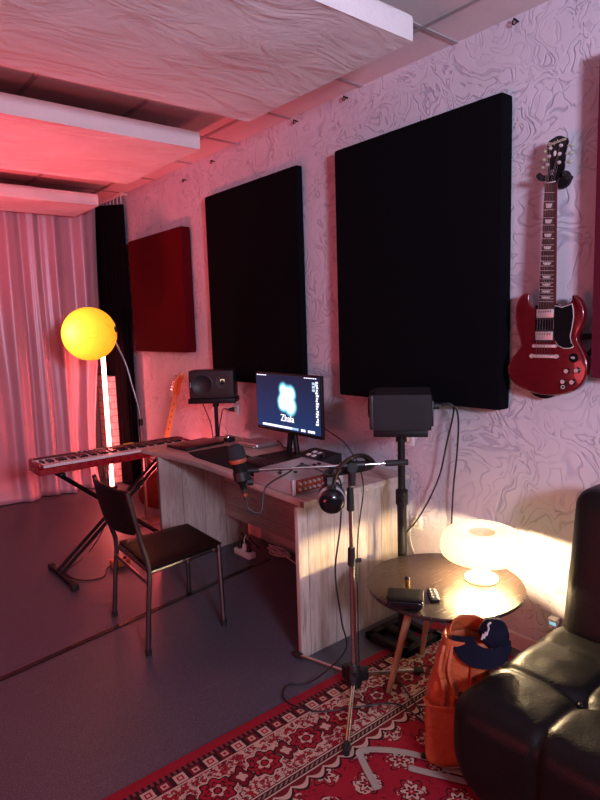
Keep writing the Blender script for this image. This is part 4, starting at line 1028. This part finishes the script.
# ------------------------------------------------------------------ black leather sofa
t = thing('leather_sofa', 'black tufted leather sofa in the lower right corner', 'sofa', (1.85, 0.3, 0))
SX0, SX1, SY0, SY1, SZ0, SZ1 = 1.475, 2.20, -0.75, 1.105, 0.045, 0.425
xs, ys = (1.745, 2.00), (0.80, 0.46, 0.12, -0.22, -0.56)
def tuft(p, n):
    dx = min(abs(p.x - q) for q in xs); dy = min(abs(p.y - q) for q in ys)
    dep = 0.0; wx = 0.035
    rx_, ry_ = math.exp(-(dx / 0.016) ** 2), math.exp(-(dy / 0.016) ** 2)
    btn = min(math.hypot(p.x - 1.745, p.y - q) for q in ys)
    up = max(0.0, n.z)
    pil = 0.008 * min(1, dx / 0.12) ** 0.6 * min(1, dy / 0.14) ** 0.6
    wr = 0.004 * noise.noise(Vector((p.x * 14, p.y * 14, p.z * 8)))
    a = up * (pil - 0.007 * max(rx_ * (p.x < 1.9) , ry_ * (p.x < 2.0)) - 0.003 * rx_ - 0.022 * math.exp(-(btn / 0.04) ** 2) + wr)
    fr_ = max(0.0, -n.x); a2 = fr_ * (0.010 * min(1, dy / 0.15) ** 0.6 - 0.008 * ry_)
    sd_ = max(0.0, n.y) * 0.012 * math.sin((p.z - SZ0) / (SZ1 - SZ0) * PI)
    q = p + Vector((0, 0, 1)) * a + Vector((-1, 0, 0)) * a2 + Vector((0, 1, 0)) * sd_
    k = max(0, (0.24 - p.z) / 0.20)
    q.y -= 0.085 * k * k * (1 if p.y > 0.9 else 0); q.x += 0.05 * k * k * (1 if p.x < 1.6 else 0)
    return q
b = BM(); rounded_box(b, (SX0, SY0, SZ0), (SX1, SY1, SZ1), 0.085, 84, 200, 30, tuft); obj('seat', b, 'leather', t, world=True, angle=180)
b = BM()
for q in ys: sph(b, (1.745, q, 0.4035), 0.011, (1, 1, 0.5), 14, 8)
obj('button', b, 'leather', t, world=True)
def backd(p, n):
    dy = min(abs(p.y - q) for q in ys); k = (p.z - 0.38) / 0.6
    a = max(0.0, -n.x) * (0.02 * min(1, dy / 0.15) ** 0.6)
    return Vector((p.x - a + 0.10 * k, p.y, p.z))
b = BM(); rounded_box(b, (2.10, SY0, 0.38), (2.30, 1.06, 0.955), 0.06, 14, 80, 30, backd); obj('backrest', b, 'leather', t, world=True, angle=180)
for x in (1.62, 2.12):
    for y in (0.92, -0.62):
        b = BM(); cyl(b, (x, y, RZ), (x, y, 0.07), 0.022, 0.028, 16); obj('leg', b, 'black_metal', t, world=True)

# ------------------------------------------------------------------ backpack and cap
BP = Vector((1.722, 1.248, RZ)); bu, bv = Vector((0.60, -0.80, 0)), Vector((0.80, 0.60, 0))
t = thing('backpack', 'orange backpack standing on the rug between table and sofa', 'backpack', BP)
def sec(h):
    k = h / 0.47
    a = 0.088 + 0.018 * math.sin(min(1, k * 1.05) * PI) - 0.018 * max(0, k - 0.55)
    v = 0.092 + 0.012 * math.sin(k * PI) - 0.024 * k
    return a, v, -0.016 + 0.055 * k ** 1.5, -0.02 * k
b = BM(); rings = []; NS_ = 48; NH = 40
for j in range(NH + 1):
    h = 0.47 * j / NH; a, v, su, sv = sec(h); sc_ = 1.0 if j > 2 else (0.86, 0.95, 0.99)[j]
    ring = []
    for k in range(NS_):
        th = 2 * PI * k / NS_; cx_, sx_ = math.cos(th), math.sin(th); e = 0.62
        px, pv = a * sc_ * math.copysign(abs(cx_) ** e, cx_), v * sc_ * math.copysign(abs(sx_) ** e, sx_)
        wr = 0.016 * noise.noise(Vector((cx_ * 2.5, sx_ * 2.5, h * 11))) + 0.005 * math.sin(h * 70 + 4 * noise.noise(Vector((cx_ * 3, sx_ * 3, h * 4))))
        p = BP + bu * (px * (1 + wr * 4) + su) + bv * (pv * (1 + wr * 4) + sv) + Vector((0, 0, h))
        ring.append(b.verts.new(p))
    rings.append(ring)
for j in range(6):            # fold the mouth inwards
    a, v, su, sv = sec(0.47); f = (0.95, 0.90, 0.86, 0.82, 0.75, 0.5)[j]; zz = (0.475, 0.473, 0.44, 0.38, 0.32, 0.30)[j]; ring = []
    for k in range(NS_):
        th = 2 * PI * k / NS_; cx_, sx_ = math.cos(th), math.sin(th)
        ring.append(b.verts.new(BP + bu * (a * f * math.copysign(abs(cx_) ** .62, cx_) + su) + bv * (v * f * math.copysign(abs(sx_) ** .62, sx_) + sv) + Vector((0, 0, zz))))
    rings.append(ring)
for A, B2 in zip(rings, rings[1:]):
    for k in range(NS_): b.faces.new((A[k], A[(k + 1) % NS_], B2[(k + 1) % NS_], B2[k]))
b.faces.new(rings[0][::-1]); b.faces.new(rings[-1]); obj('body', b, 'orange', t, world=True, angle=180)
b = BM()                       # lid standing up behind the mouth
N = 22
for th_ in (0.0, 0.006): pass
Lf, Lb = {}, {}
for i in range(N + 1):
    for j in range(9):
        ph = PI * i / N; k = j / 8; a, v, su, sv = sec(0.47)
        out = 1.0 - 0.10 * k
        p = BP + bu * (a * out * math.cos(ph) + su + 0.012 * k) + bv * (v * out * math.sin(ph) * (1 - 0.35 * k) + sv) + Vector((0, 0, 0.455 + 0.075 * k * math.sin(ph) ** 0.5 if 0 < i < N else 0.455))
        Lf[i, j] = b.verts.new(p); q = p - bu * 0.005 * math.cos(ph) - bv * 0.006 * math.sin(ph); Lb[i, j] = b.verts.new(q)
for i in range(N):
    for j in range(8):
        b.faces.new((Lf[i, j], Lf[i + 1, j], Lf[i + 1, j + 1], Lf[i, j + 1])); b.faces.new((Lb[i, j], Lb[i, j + 1], Lb[i + 1, j + 1], Lb[i + 1, j]))
    b.faces.new((Lf[i, 8], Lf[i + 1, 8], Lb[i + 1, 8], Lb[i, 8])); b.faces.new((Lf[i, 0], Lb[i, 0], Lb[i + 1, 0], Lf[i + 1, 0]))
obj('lid', b, 'orange', t, world=True, angle=180)
b = BM()                       # bulging lower side pocket
def pk_(p, n): return p
fnp = lambda q: BP + bu * q.x + bv * q.y + Vector((0, 0, q.z))
rounded_box(b, (-0.108, -0.125, 0.02), (0.03, -0.07, 0.235), 0.026, 12, 8, 16, lambda p, n: fnp(Vector((p.x, p.y + 0.02 * ((p.z - 0.02) / 0.2) ** 2, p.z + 0.01 * math.sin(p.x * 30)))))
obj('pocket', b, 'orange', t, world=True, angle=180)
b = BM(); box(b, fnp(Vector((0.015, -0.111, 0.285))), (0.016, 0.012, 0.034), Euler((0, 0, -0.93)).to_matrix(), 0.003); box(b, fnp(Vector((0.022, -0.113, 0.265))), (0.022, 0.010, 0.012), Euler((0, 0.3, -0.93)).to_matrix(), 0.003); obj('buckle', b, 'black', t, world=True)
b = BM(); tube(b, [fnp(Vector((-0.02, -0.107, 0.27))), fnp(Vector((0.0, -0.112, 0.283))), fnp(Vector((0.02, -0.112, 0.280)))], 0.006, 8, sx=0.5); obj('compression_strap', b, 'orange', t, world=True)
b = BM(); tube(b, [fnp(Vector((0.055, -0.092, 0.47))), fnp(Vector((0.05, -0.108, 0.36))), fnp(Vector((0.052, -0.110, 0.25))), fnp(Vector((0.045, -0.106, 0.10)))], 0.004, 8); obj('seam_piping', b, plain('dark orange piping', (0.36, 0.05, 0.015), 0.6), t, world=True)
for q in ((-0.075, 0.455, -0.052, 0.24), (-0.045, 0.46, -0.020, 0.24)):
    b = BM(); ribbon(b, [fnp(Vector((q[0] + 0.035, -0.080, q[1]))), fnp(Vector((q[0] + 0.02, -0.103, 0.38))), fnp(Vector((q[2] + 0.01, -0.113, 0.30))), fnp(Vector((q[2], -0.116, q[3])))], 0.010, 0.006, 8, side=tuple(bu)); obj('side_rib', b, 'orange', t, world=True)
b = BM(); tube(b, [fnp(Vector((-0.115, -0.06, 0.236))), fnp(Vector((-0.09, -0.112, 0.240))), fnp(Vector((-0.02, -0.120, 0.244))), fnp(Vector((0.03, -0.114, 0.242)))], 0.005, 8); obj('pocket_hem', b, 'orange', t, world=True)
b = BM(); sph(b, fnp(Vector((0.042, -0.111, 0.10))), 0.005, u=12, v=8); obj('snap', b, 'chrome', t, world=True)
zf = RZ + 0.006
for pts in ([(1.70, 1.145, 0.06), (1.672, 1.150, zf + 0.03), (1.640, 1.185, zf + 0.012), (1.615, 1.235, zf), (1.60, 1.30, zf), (1.545, 1.39, zf), (1.475, 1.455, zf + 0.004), (1.438, 1.468, zf + 0.006), (1.425, 1.448, zf), (1.39, 1.375, zf), (1.36, 1.305, zf)],
            [(1.515, 1.298, zf + 0.003), (1.535, 1.265, zf), (1.575, 1.195, zf), (1.615, 1.125, zf), (1.650, 1.105, zf)],
            [(1.668, 1.12, 0.11), (1.662, 1.11, 0.05), (1.645, 1.13, zf + 0.01), (1.622, 1.19, zf), (1.60, 1.215, zf + 0.002)]):
    b = BM(); ribbon(b, pts, 0.026, 0.003, 8); obj('strap', b, 'webbing', t, world=True, label='pale grey webbing strap', angle=60)
b = BM(); box(b, (1.602, 1.292, zf + 0.006), (0.022, 0.034, 0.012), Euler((0, 0, 0.7)).to_matrix(), 0.003); obj('strap_slider', b, 'black', t, world=True)
# cap
cyv = Vector((0.62, 0.46, 0.72)).normalized()
CPL = Vector((1.695, 1.122, 0.472))
CPM = basis(bu, cyv, bu.cross(cyv), CPL)
t = thing('baseball_cap', 'navy cap with a pale emblem lying on the orange backpack', 'cap', CPL)
def capt(bm): bmesh.ops.transform(bm, matrix=CPM, verts=bm.verts[:]); return bm
b = BM(); N1, N2 = 48, 16; rg = []
for j in range(N2 + 1):
    ph = (PI / 2) * j / N2; ring = []
    for k in range(N1):
        th = 2 * PI * k / N1; r = 0.052 * math.cos(ph) ** 0.8 + 0.0006
        x, y, z = r * math.cos(th), 0.95 * r * math.sin(th), 0.043 * math.sin(ph)
        f = 1 + 0.16 * noise.noise(Vector((x * 26, y * 26, z * 26)))
        ring.append(b.verts.new((x * f + 0.046, y * f + 0.056, z * f)))
    rg.append(ring)
for A, B2 in zip(rg, rg[1:]):
    for k in range(N1): b.faces.new((A[k], A[(k + 1) % N1], B2[(k + 1) % N1], B2[k]))
b.faces.new(rg[0][::-1]); b.faces.new(rg[-1]); obj('crown', capt(b), 'navy', t, world=True, angle=180)
b = BM(); NB_ = 30; rows = []
for j in range(6):
    row = []
    for i in range(NB_ + 1):
        a = PI - 0.15 + (PI + 0.30) * i / NB_; k = j / 5
        p = Vector(((0.045 + 0.055 * k) * math.cos(a) + 0.022 * (1 - k), (0.030 + 0.070 * k) * math.sin(a) + 0.03, 0.012 - 0.030 * (math.cos(a)) ** 2 * k)); row.append(p)
    rows.append(row)
V1 = [[b.verts.new(p) for p in r_] for r_ in rows]; V2 = [[b.verts.new(p - Vector((0, 0, 0.004))) for p in r_] for r_ in rows]
for j in range(5):
    for i in range(NB_):
        b.faces.new((V1[j][i], V1[j][i + 1], V1[j + 1][i + 1], V1[j + 1][i])); b.faces.new((V2[j][i], V2[j + 1][i], V2[j + 1][i + 1], V2[j][i + 1]))
for i in range(NB_):
    for j in (0, 5): b.faces.new((V1[j][i], V1[j][i + 1], V2[j][i + 1], V2[j][i]))
for j in range(5):
    for i in (0, NB_): b.faces.new((V1[j][i], V1[j + 1][i], V2[j + 1][i], V2[j][i]))
obj('brim', capt(b), 'navy', t, world=True, angle=60)
b = BM(); sph(b, (0.046, 0.056, 0.043), 0.006, (1, 1, 0.5), 12, 8); obj('top_button', capt(b), 'navy', t, world=True)
b = BM(); tube(b, [(0.000, 0.024, 0.024), (0.006, 0.040, 0.031), (0.008, 0.028, 0.030), (0.014, 0.046, 0.036), (0.016, 0.036, 0.036), (0.024, 0.056, 0.041), (0.022, 0.070, 0.040), (0.032, 0.080, 0.038)], 0.0035, 6)
obj('emblem', capt(b), 'grey_plastic', t, world=True, label='pale embroidered emblem')

# ------------------------------------------------------------------ microphone stand, microphone, headphones
MB_ = Vector((1.70, 1.76, 0)); MZ = 1.015
t = thing('microphone_stand', 'chrome tripod boom stand standing on the rug edge by the desk', 'microphone stand', MB_)
b = BM(); cyl(b, MB_ + Vector((0, 0, 0.07)), MB_ + Vector((0, 0, 0.62)), 0.0125, seg=16); obj('lower_pole', b, 'chrome', t, world=True)
b = BM(); cyl(b, MB_ + Vector((0, 0, 0.60)), MB_ + Vector((0, 0, 0.985)), 0.009, seg=16); obj('upper_pole', b, 'chrome', t, world=True)
b = BM(); cyl(b, MB_ + Vector((0, 0, 0.58)), MB_ + Vector((0, 0, 0.66)), 0.018, 0.015, 18, 0.003); cyl(b, MB_ + Vector((0, 0, 0.60)), MB_ + Vector((0.035, -0.02, 0.60)), 0.009, seg=10)
obj('height_grip', b, 'black', t, world=True)
b = BM(); cyl(b, MB_ + Vector((0, 0, 0.82)), MB_ + Vector((0, 0, 0.92)), 0.017, 0.014, 18, 0.003); obj('pole_grip', b, 'black', t, world=True)
b = BM(); lathe(b, [(0.001, 0.035), (0.030, 0.035), (0.036, 0.06), (0.036, 0.10), (0.024, 0.135), (0.001, 0.135)], 24, MB_, cap=False)
feet = (Vector((1.69, 2.143, 0.018)), Vector((1.402, 1.502, 0.024)), Vector((2.015, 1.655, 0.024)))
for f_ in feet:
    d_ = (f_ - MB_); d_.z = 0; d_.normalize(); box(b, MB_ + d_ * 0.040 + Vector((0, 0, 0.080)), (0.05, 0.03, 0.06), Matrix((d_, Vector((-d_.y, d_.x, 0)), Vector((0, 0, 1)))).transposed(), 0.006)
obj('hub', b, 'black', t, world=True)
for f_ in feet:
    d_ = (f_ - MB_); d_.z = 0; d_.normalize(); st = MB_ + d_ * 0.045 + Vector((0, 0, 0.075))
    b = BM(); tube(b, [st, f_], 0.0095, 12, smooth=False); lg = obj('leg', b, 'chrome', t, world=True)
    b = BM(); tube(b, [f_ - (f_ - st).normalized() * 0.035, f_ + (f_ - st).normalized() * 0.012], 0.014, 12, smooth=False); obj('rubber_foot', b, 'rubber', lg, world=True)
BL, BRt = Vector((1.345, 2.00, 1.005)), Vector((1.885, 1.585, 1.015)); bd = (BL - BRt).normalized()
PV = MB_ + Vector((0.006, -0.006, MZ)); 
b = BM(); tube(b, [PV + bd * 0.43, PV - bd * 0.19], 0.0065, 12, smooth=False); ba = obj('boom_arm', b, 'chrome', t, world=True)
b = BM(); tube(b, [PV - bd * 0.14, PV - bd * 0.235], 0.013, 16, smooth=False); obj('counterweight', b, 'rubber', ba, world=True)
b = BM(); tube(b, [PV + bd * 0.385, PV + bd * 0.445], 0.010, 12, smooth=False); obj('end_sleeve', b, 'black', ba, world=True)
b = BM(); sd_ = Vector((bd.y, -bd.x, 0)); cyl(b, PV - sd_ * 0.028 + Vector((0, 0, -0.006)), PV + sd_ * 0.03 + Vector((0, 0, -0.006)), 0.022, seg=20, bev=0.004)
cyl(b, PV + Vector((0, 0, -0.085)), PV + Vector((0, 0, -0.02)), 0.014, 0.017, 16); tube(b, [PV + bd * 0.05, PV - bd * 0.055], 0.016, 12, smooth=False)
tube(b, [PV + sd_ * 0.03, PV + sd_ * 0.06], 0.006, 8, smooth=False); box(b, PV + sd_ * 0.065, (0.012, 0.05, 0.016), None, 0.004); obj('clutch', b, 'black', t, world=True)
# microphone
MT, ME = Vector((1.318, 2.035, 1.115)), Vector((1.338, 2.012, 0.937)); ma = (MT - ME).normalized(); mq = ma.to_track_quat('Z', 'Y').to_matrix()
t = thing('studio_microphone', 'black studio microphone with an orange ring on the boom arm', 'microphone', ME)
b = BM(); lathe(b, [(0.001, 0.0), (0.013, 0.0), (0.014, 0.018), (0.022, 0.03), (0.026, 0.06), (0.029, 0.10), (0.033, 0.112), (0.001, 0.113)], 28, ME, mq, cap=False); obj('body', b, 'black_metal', t, world=True)
b = BM(); lathe(b, [(0.033, 0.112), (0.036, 0.120), (0.036, 0.127), (0.034, 0.130), (0.001, 0.130)], 28, ME, mq, cap=False); obj('ring', b, 'orange_ring', t, world=True, label='orange ring')
b = BM(); lathe(b, [(0.034, 0.128), (0.037, 0.140), (0.037, 0.158), (0.032, 0.176), (0.018, 0.188), (0.001, 0.191)], 28, ME, mq, cap=False); obj('grille', b, plain('foam grille', (0.012, 0.013, 0.016), 0.9, scale=300, var=0.5), t, world=True)
b = BM(); cyl(b, ME - ma * 0.045, ME + ma * 0.004, 0.009, seg=14); cn = obj('connector', b, 'black', t, world=True)
b = BM(); cyl(b, ME - ma * 0.030, ME - ma * 0.018, 0.0098, seg=14); obj('band', b, 'orange_ring', cn, world=True)
yk = PV + bd * 0.445
b = BM(); tube(b, [yk, ME + ma * 0.05 + bd * -0.03, ME + ma * 0.055], 0.011, 10); cyl(b, ME + ma * 0.03 - bd * 0.045, ME + ma * 0.03 - bd * 0.02, 0.016, seg=14); cyl(b, ME + ma * 0.040, ME + ma * 0.075, 0.032, seg=24); obj('mount', b, 'black', t, world=True)
# microphone cable, looping up to the boom and down the stand
b = BM(); tube(b, [ME - ma * 0.042, ME - ma * 0.085 - bd * 0.002, ME - ma * 0.10 - bd * 0.05, PV + bd * 0.36 + Vector((0, 0, -0.075)), PV + bd * 0.27 + Vector((0, 0, -0.02)), PV + bd * 0.20 + Vector((0, 0, 0.012)), PV + bd * 0.10 + Vector((0, 0, -0.035)), PV + bd * 0.02 + Vector((-0.01, 0.03, -0.075)), MB_ + Vector((-0.012, 0.052, 0.75)), MB_ + Vector((-0.05, 0.05, 0.55)), MB_ + Vector((-0.03, 0.04, 0.33)), MB_ + Vector((0.0, 0.055, 0.17)), MB_ + Vector((-0.10, 0.17, 0.016)), MB_ + Vector((-0.20, 0.22, 0.014)), MB_ + Vector((-0.27, 0.14, 0.014)), MB_ + Vector((-0.22, 0.0, 0.014)), MB_ + Vector((-0.08, -0.09, 0.014)), MB_ + Vector((0.06, -0.19, 0.014)), MB_ + Vector((0.05, -0.36, 0.014)), MB_ + Vector((0.10, -0.28, 0.014)), MB_ + Vector((0.20, -0.08, 0.014)), MB_ + Vector((0.30, 0.04, 0.014))], 0.0038, 8, 10)
solo('microphone_cable', b, 'cable', 'black microphone cable looping off the boom down to the rug', 'cable', ME)
b = BM(); tube(b, [PV + Vector((0.03, -0.02, -0.02)), PV + Vector((0.055, -0.01, -0.12)), PV + Vector((0.045, 0.02, -0.35)), MB_ + Vector((0.05, 0.02, 0.35)), MB_ + Vector((0.09, 0.06, 0.08)), MB_ + Vector((0.16, 0.14, 0.010)), MB_ + Vector((0.28, 0.30, 0.006))], 0.003, 8)
solo('headphone_cable', b, 'cable', 'thin black cable hanging right of the microphone stand pole', 'cable', PV)
# headphones over the boom joint
t = thing('headphones', 'black headphones hanging from the microphone stand joint', 'headphones', PV)
HC = PV + bd * 0.052; hx = Vector((-0.80, -0.60, 0)); up = Vector((0, 0, 1)); hy = bd
c0 = PV + Vector((0, 0, 0.0))
cup1, cup2 = PV + bd * 0.090 - sd_ * 0.048 + Vector((0, 0, -0.135)), PV + bd * 0.085 + sd_ * 0.050 + Vector((0, 0, -0.13))
q1 = Vector((-sd_.x, -sd_.y, -0.12)).normalized() 
if q1.dot(Vector((-0.7, -0.7, 0))) < 0: q1 = -q1
s_out = 1 if (cup1 - PV).dot(q1) > 0 else -1
nearc, farc = (cup1, cup2) if s_out > 0 else (cup2, cup1)
b = BM(); tube(b, [nearc + up * 0.055, nearc + up * 0.11 - bd * 0.02, PV + bd * 0.04 + q1 * 0.035 + up * 0.022, PV - bd * 0.02 + up * 0.038, PV - bd * 0.065 - q1 * 0.01 + up * 0.026, PV - bd * 0.075 - q1 * 0.045 - up * 0.02, farc + up * 0.09, farc + up * 0.05], 0.013, 10, sx=1.7, sz=0.6); obj('headband', b, 'black', t, world=True)
for cpos, sgn in ((nearc, 1), (farc, -1)):
    mq2 = (q1 * sgn).to_track_quat('Z', 'Y').to_matrix()
    b = BM(); lathe(b, [(0.001, -0.012), (0.050, -0.012), (0.054, -0.004), (0.052, 0.012), (0.042, 0.026), (0.025, 0.034), (0.001, 0.036)], 36, cpos, mq2, cap=False); ec = obj('ear_cup', b, 'black_gloss', t, world=True, angle=180)
    b = BM(); lathe(b, [(0.030, -0.012), (0.050, -0.012), (0.057, -0.020), (0.056, -0.032), (0.046, -0.038), (0.034, -0.034), (0.030, -0.026)], 36, cpos, mq2, cap=False); obj('ear_pad', b, 'grey_text' if sgn > 0 else 'black', ec, world=True)
    b = BM(); ribbon(b, [cpos + q1 * sgn * 0.006 + up * 0.045, cpos + q1 * sgn * 0.010 + up * 0.075, cpos + up * 0.10], 0.035, 0.008, 6, side=bd); obj('yoke', b, 'black', ec, world=True)
    if sgn > 0:
        b = BM(); 
        for k in range(6): box(b, cpos + q1 * 0.0305 + bd * (0.020 - 0.008 * k) + up * -0.004, (0.004, 0.004, 0.003))
        obj('lettering', b, 'grey_text', ec, world=True)

# ------------------------------------------------------------------ wall sockets, plugs and cables
def socket(y, z, label, mat='white_plastic', s=0.075):
    t = thing('wall_socket', label, 'socket', (WX, y, z), 0, 'wall sockets')
    b = BM(); box(b, (WX - 0.006, y, z), (0.014, s, s), bev=0.004); obj('plate', b, mat, t, world=True)
    b = BM(); lathe(b, [(0.001, 0.0), (0.024, 0.0), (0.026, 0.002), (0.022, 0.003), (0.001, -0.004)], 24, (WX - 0.0125, y, z), Matrix.Rotation(-PI / 2, 3, 'Y'), cap=False); obj('insert', b, 'grey_plastic', t, world=True)
    return t
socket(3.87, 0.965, 'white wall socket with a black plug behind the far speaker')
socket(2.285, 0.497, 'grey wall socket low on the wall left of the speaker stand pole', 'grey_plastic')
socket(2.10, 0.488, 'white wall socket lit by the lamp right of the speaker stand pole')
socket(2.15, 0.955, 'pale wall socket just below the charcoal speaker')
t = thing('power_plug', 'black plug pushed in the socket behind the far speaker', 'plug', (WX, 3.90, 0.97))
b = BM(); cyl(b, (WX - 0.014, 3.885, 0.967), (WX - 0.055, 3.905, 0.967), 0.019, 0.010, 14, 0.003); obj('body', b, 'black', t, world=True)
b = BM(); tube(b, [(WX - 0.05, 3.905, 0.967), (WX - 0.06, 3.97, 0.965), (WX - 0.05, 4.02, 0.90), (WX - 0.05, 4.06, 0.78), (WX - 0.06, 4.06, 0.5), (WX - 0.06, 4.0, 0.1)], 0.0045, 8); obj('cord', b, 'cable', t, world=True)
b = BM(); tube(b, [(2.38, 4.11, 1.10), (2.38, 4.12, 1.03), (2.395, 4.07, 0.92), (2.40, 4.02, 0.80), (2.42, 4.02, 0.4), (2.45, 4.0, 0.01)], 0.004, 8)
solo('speaker_cable', b, 'cable', 'black cable dropping behind the far speaker stand', 'cable', (2.38, 4.11, 1.1))
b = BM(); tube(b, [(2.405, 1.845, 1.185), (2.435, 1.80, 1.19), (2.45, 1.79, 1.15), (2.46, 1.84, 0.98), (2.475, 1.89, 0.82), (2.48, 1.95, 0.69), (2.49, 2.02, 0.58), (2.50, 2.08, 0.50), (2.47, 2.15, 0.40), (2.42, 2.19, 0.27), (2.40, 2.14, 0.06), (2.46, 2.0, 0.012)], 0.0045, 8)
solo('speaker_cable', b, 'cable', 'left of the two black cables falling from the charcoal speaker', 'cable', (2.40, 1.84, 1.18))
b = BM(); tube(b, [(2.405, 1.835, 1.18), (2.44, 1.785, 1.18), (2.46, 1.77, 1.12), (2.48, 1.79, 0.95), (2.49, 1.82, 0.75), (2.50, 1.84, 0.55), (2.505, 1.86, 0.35), (2.50, 1.88, 0.10), (2.47, 1.9, 0.012)], 0.0045, 8)
solo('speaker_cable', b, 'cable', 'right of the two black cables falling from the charcoal speaker', 'cable', (2.40, 1.83, 1.18))
b = BM(); tube(b, [(WX - 0.02, 2.10, 0.47), (WX - 0.03, 2.125, 0.44), (WX - 0.025, 2.12, 0.36), (WX - 0.02, 2.085, 0.27), (WX - 0.03, 2.06, 0.12), (WX - 0.05, 2.05, 0.01)], 0.003, 8)
solo('charger_cable', b, 'white_plastic', 'thin white cable hanging from the lit wall socket', 'cable', (WX - 0.02, 2.10, 0.47))
b = BM(); tube(b, [(2.33, 2.66, 1.0), (2.36, 2.60, 0.96), (2.42, 2.55, 0.90), (2.45, 2.52, 0.84), (2.485, 2.50, 0.74), (2.49, 2.5, 0.4), (2.46, 2.5, 0.01)], 0.004, 8)
solo('monitor_cable', b, 'cable', 'black cable running from the back of the monitor down the wall', 'cable', (2.33, 2.66, 1.0))
b = BM(); tube(b, [(2.455, 3.28, DZ + 0.02), (2.462, 3.25, DZ + 0.03), (2.45, 3.20, DZ + 0.012), (2.42, 3.12, DZ + 0.006), (2.43, 3.05, DZ + 0.006)], 0.004, 8)
solo('computer_cable', b, 'cable', 'short black cable looping from the silver computer to the monitor foot', 'cable', (2.44, 3.36, DZ))
b = BM(); tube(b, [(2.42, 3.86, DZ + 0.006), (2.40, 3.78, DZ + 0.02), (2.44, 3.68, DZ + 0.008), (2.40, 3.60, DZ + 0.006), (2.37, 3.53, DZ + 0.006)], 0.0032, 8)
solo('desk_cable', b, 'white_plastic', 'thin pale cable lying along the back edge of the desk', 'cable', (2.4, 3.7, DZ))

# under the desk
t = thing('power_strip', 'white power strip with plugs on the floor under the desk', 'power strip', (2.245, 3.40, 0), 0.0)
b = BM(); box(b, (0, 0, 0.024), (0.065, 0.19, 0.046), bev=0.01); obj('case', b, 'white_plastic', t)
for k, m_ in enumerate(('black', 'white_plastic', 'black')):
    b = BM(); cyl(b, (0, 0.055 - 0.055 * k, 0.045), (0.0, 0.055 - 0.055 * k, 0.09), 0.020, 0.013, 14, 0.003); tube(b, [(0, 0.055 - 0.055 * k, 0.088), (0.006, 0.06 - 0.055 * k, 0.125), (0.03, 0.07 - 0.05 * k, 0.14), (0.06, 0.09 - 0.05 * k, 0.09), (0.13, 0.10 - 0.05 * k, 0.02)], 0.004, 8)
    obj('plug', b, m_, t)
b = BM(); pts = []
for k in range(34):
    a = k * 0.62; r = 0.07 + 0.012 * math.sin(k * 1.7); pts.append((2.43 + r * 0.5 * math.cos(a), 3.25 + 1.5 * r * math.sin(a), 0.006 + 0.0009 * k + 0.004 * math.sin(k)))
tube(b, pts + [(2.40, 3.0, 0.008), (2.36, 2.85, 0.006), (2.40, 2.70, 0.006)], 0.004, 8, 5)
solo('extension_cord', b, 'white_plastic', 'coiled white cord on the floor under the desk behind the power strip', 'cable', (2.43, 3.25, 0))
t = thing('effects_pedal', 'small metal pedal with orange light in its colour on the floor behind the chair', 'pedal', (1.525, 3.86, 0), -0.15)
b = BM(); box(b, (0, 0, 0.024), (0.125, 0.075, 0.046), bev=0.005); obj('case', b, 'pedal', t)
b = BM(); cyl(b, (0.035, -0.005, 0.046), (0.035, -0.005, 0.062), 0.012, seg=14); obj('footswitch', b, 'black', t)
b = BM(); cyl(b, (0.035, -0.0375, 0.024), (0.035, -0.040, 0.024), 0.009, seg=14); obj('jack', b, 'black', t)
b = BM(); tube(b, [(1.46, 3.86, 0.02), (1.42, 3.84, 0.008), (1.36, 3.74, 0.006), (1.26, 3.76, 0.006), (1.20, 3.88, 0.006), (1.22, 4.02, 0.006), (1.33, 4.12, 0.006), (1.48, 4.28, 0.008), (1.62, 4.30, 0.2), (1.64, 4.25, 0.55), (1.64, 4.212, 0.69)], 0.004, 8)
solo('pedal_cable', b, 'cable', 'black cable curling on the floor from the orange pedal to the piano', 'cable', (1.46, 3.86, 0.02))
t = thing('glint_box', 'small pale box low on the wall beside the sofa, standing for a bluish glint', 'glint stand-in', (WX, 1.29, 0.21))  # box added where only an unclear bluish glint is known
b = BM(); box(b, (WX - 0.02, 1.29, 0.205), (0.042, 0.045, 0.06), bev=0.008); obj('case', b, 'white_plastic', t, world=True)
b = BM(); box(b, (WX - 0.041, 1.285, 0.215), (0.004, 0.03, 0.014), bev=0.001); obj('indicator', b, 'icon_blue', t, world=True)  # blue glow put in for the glint, no known light source
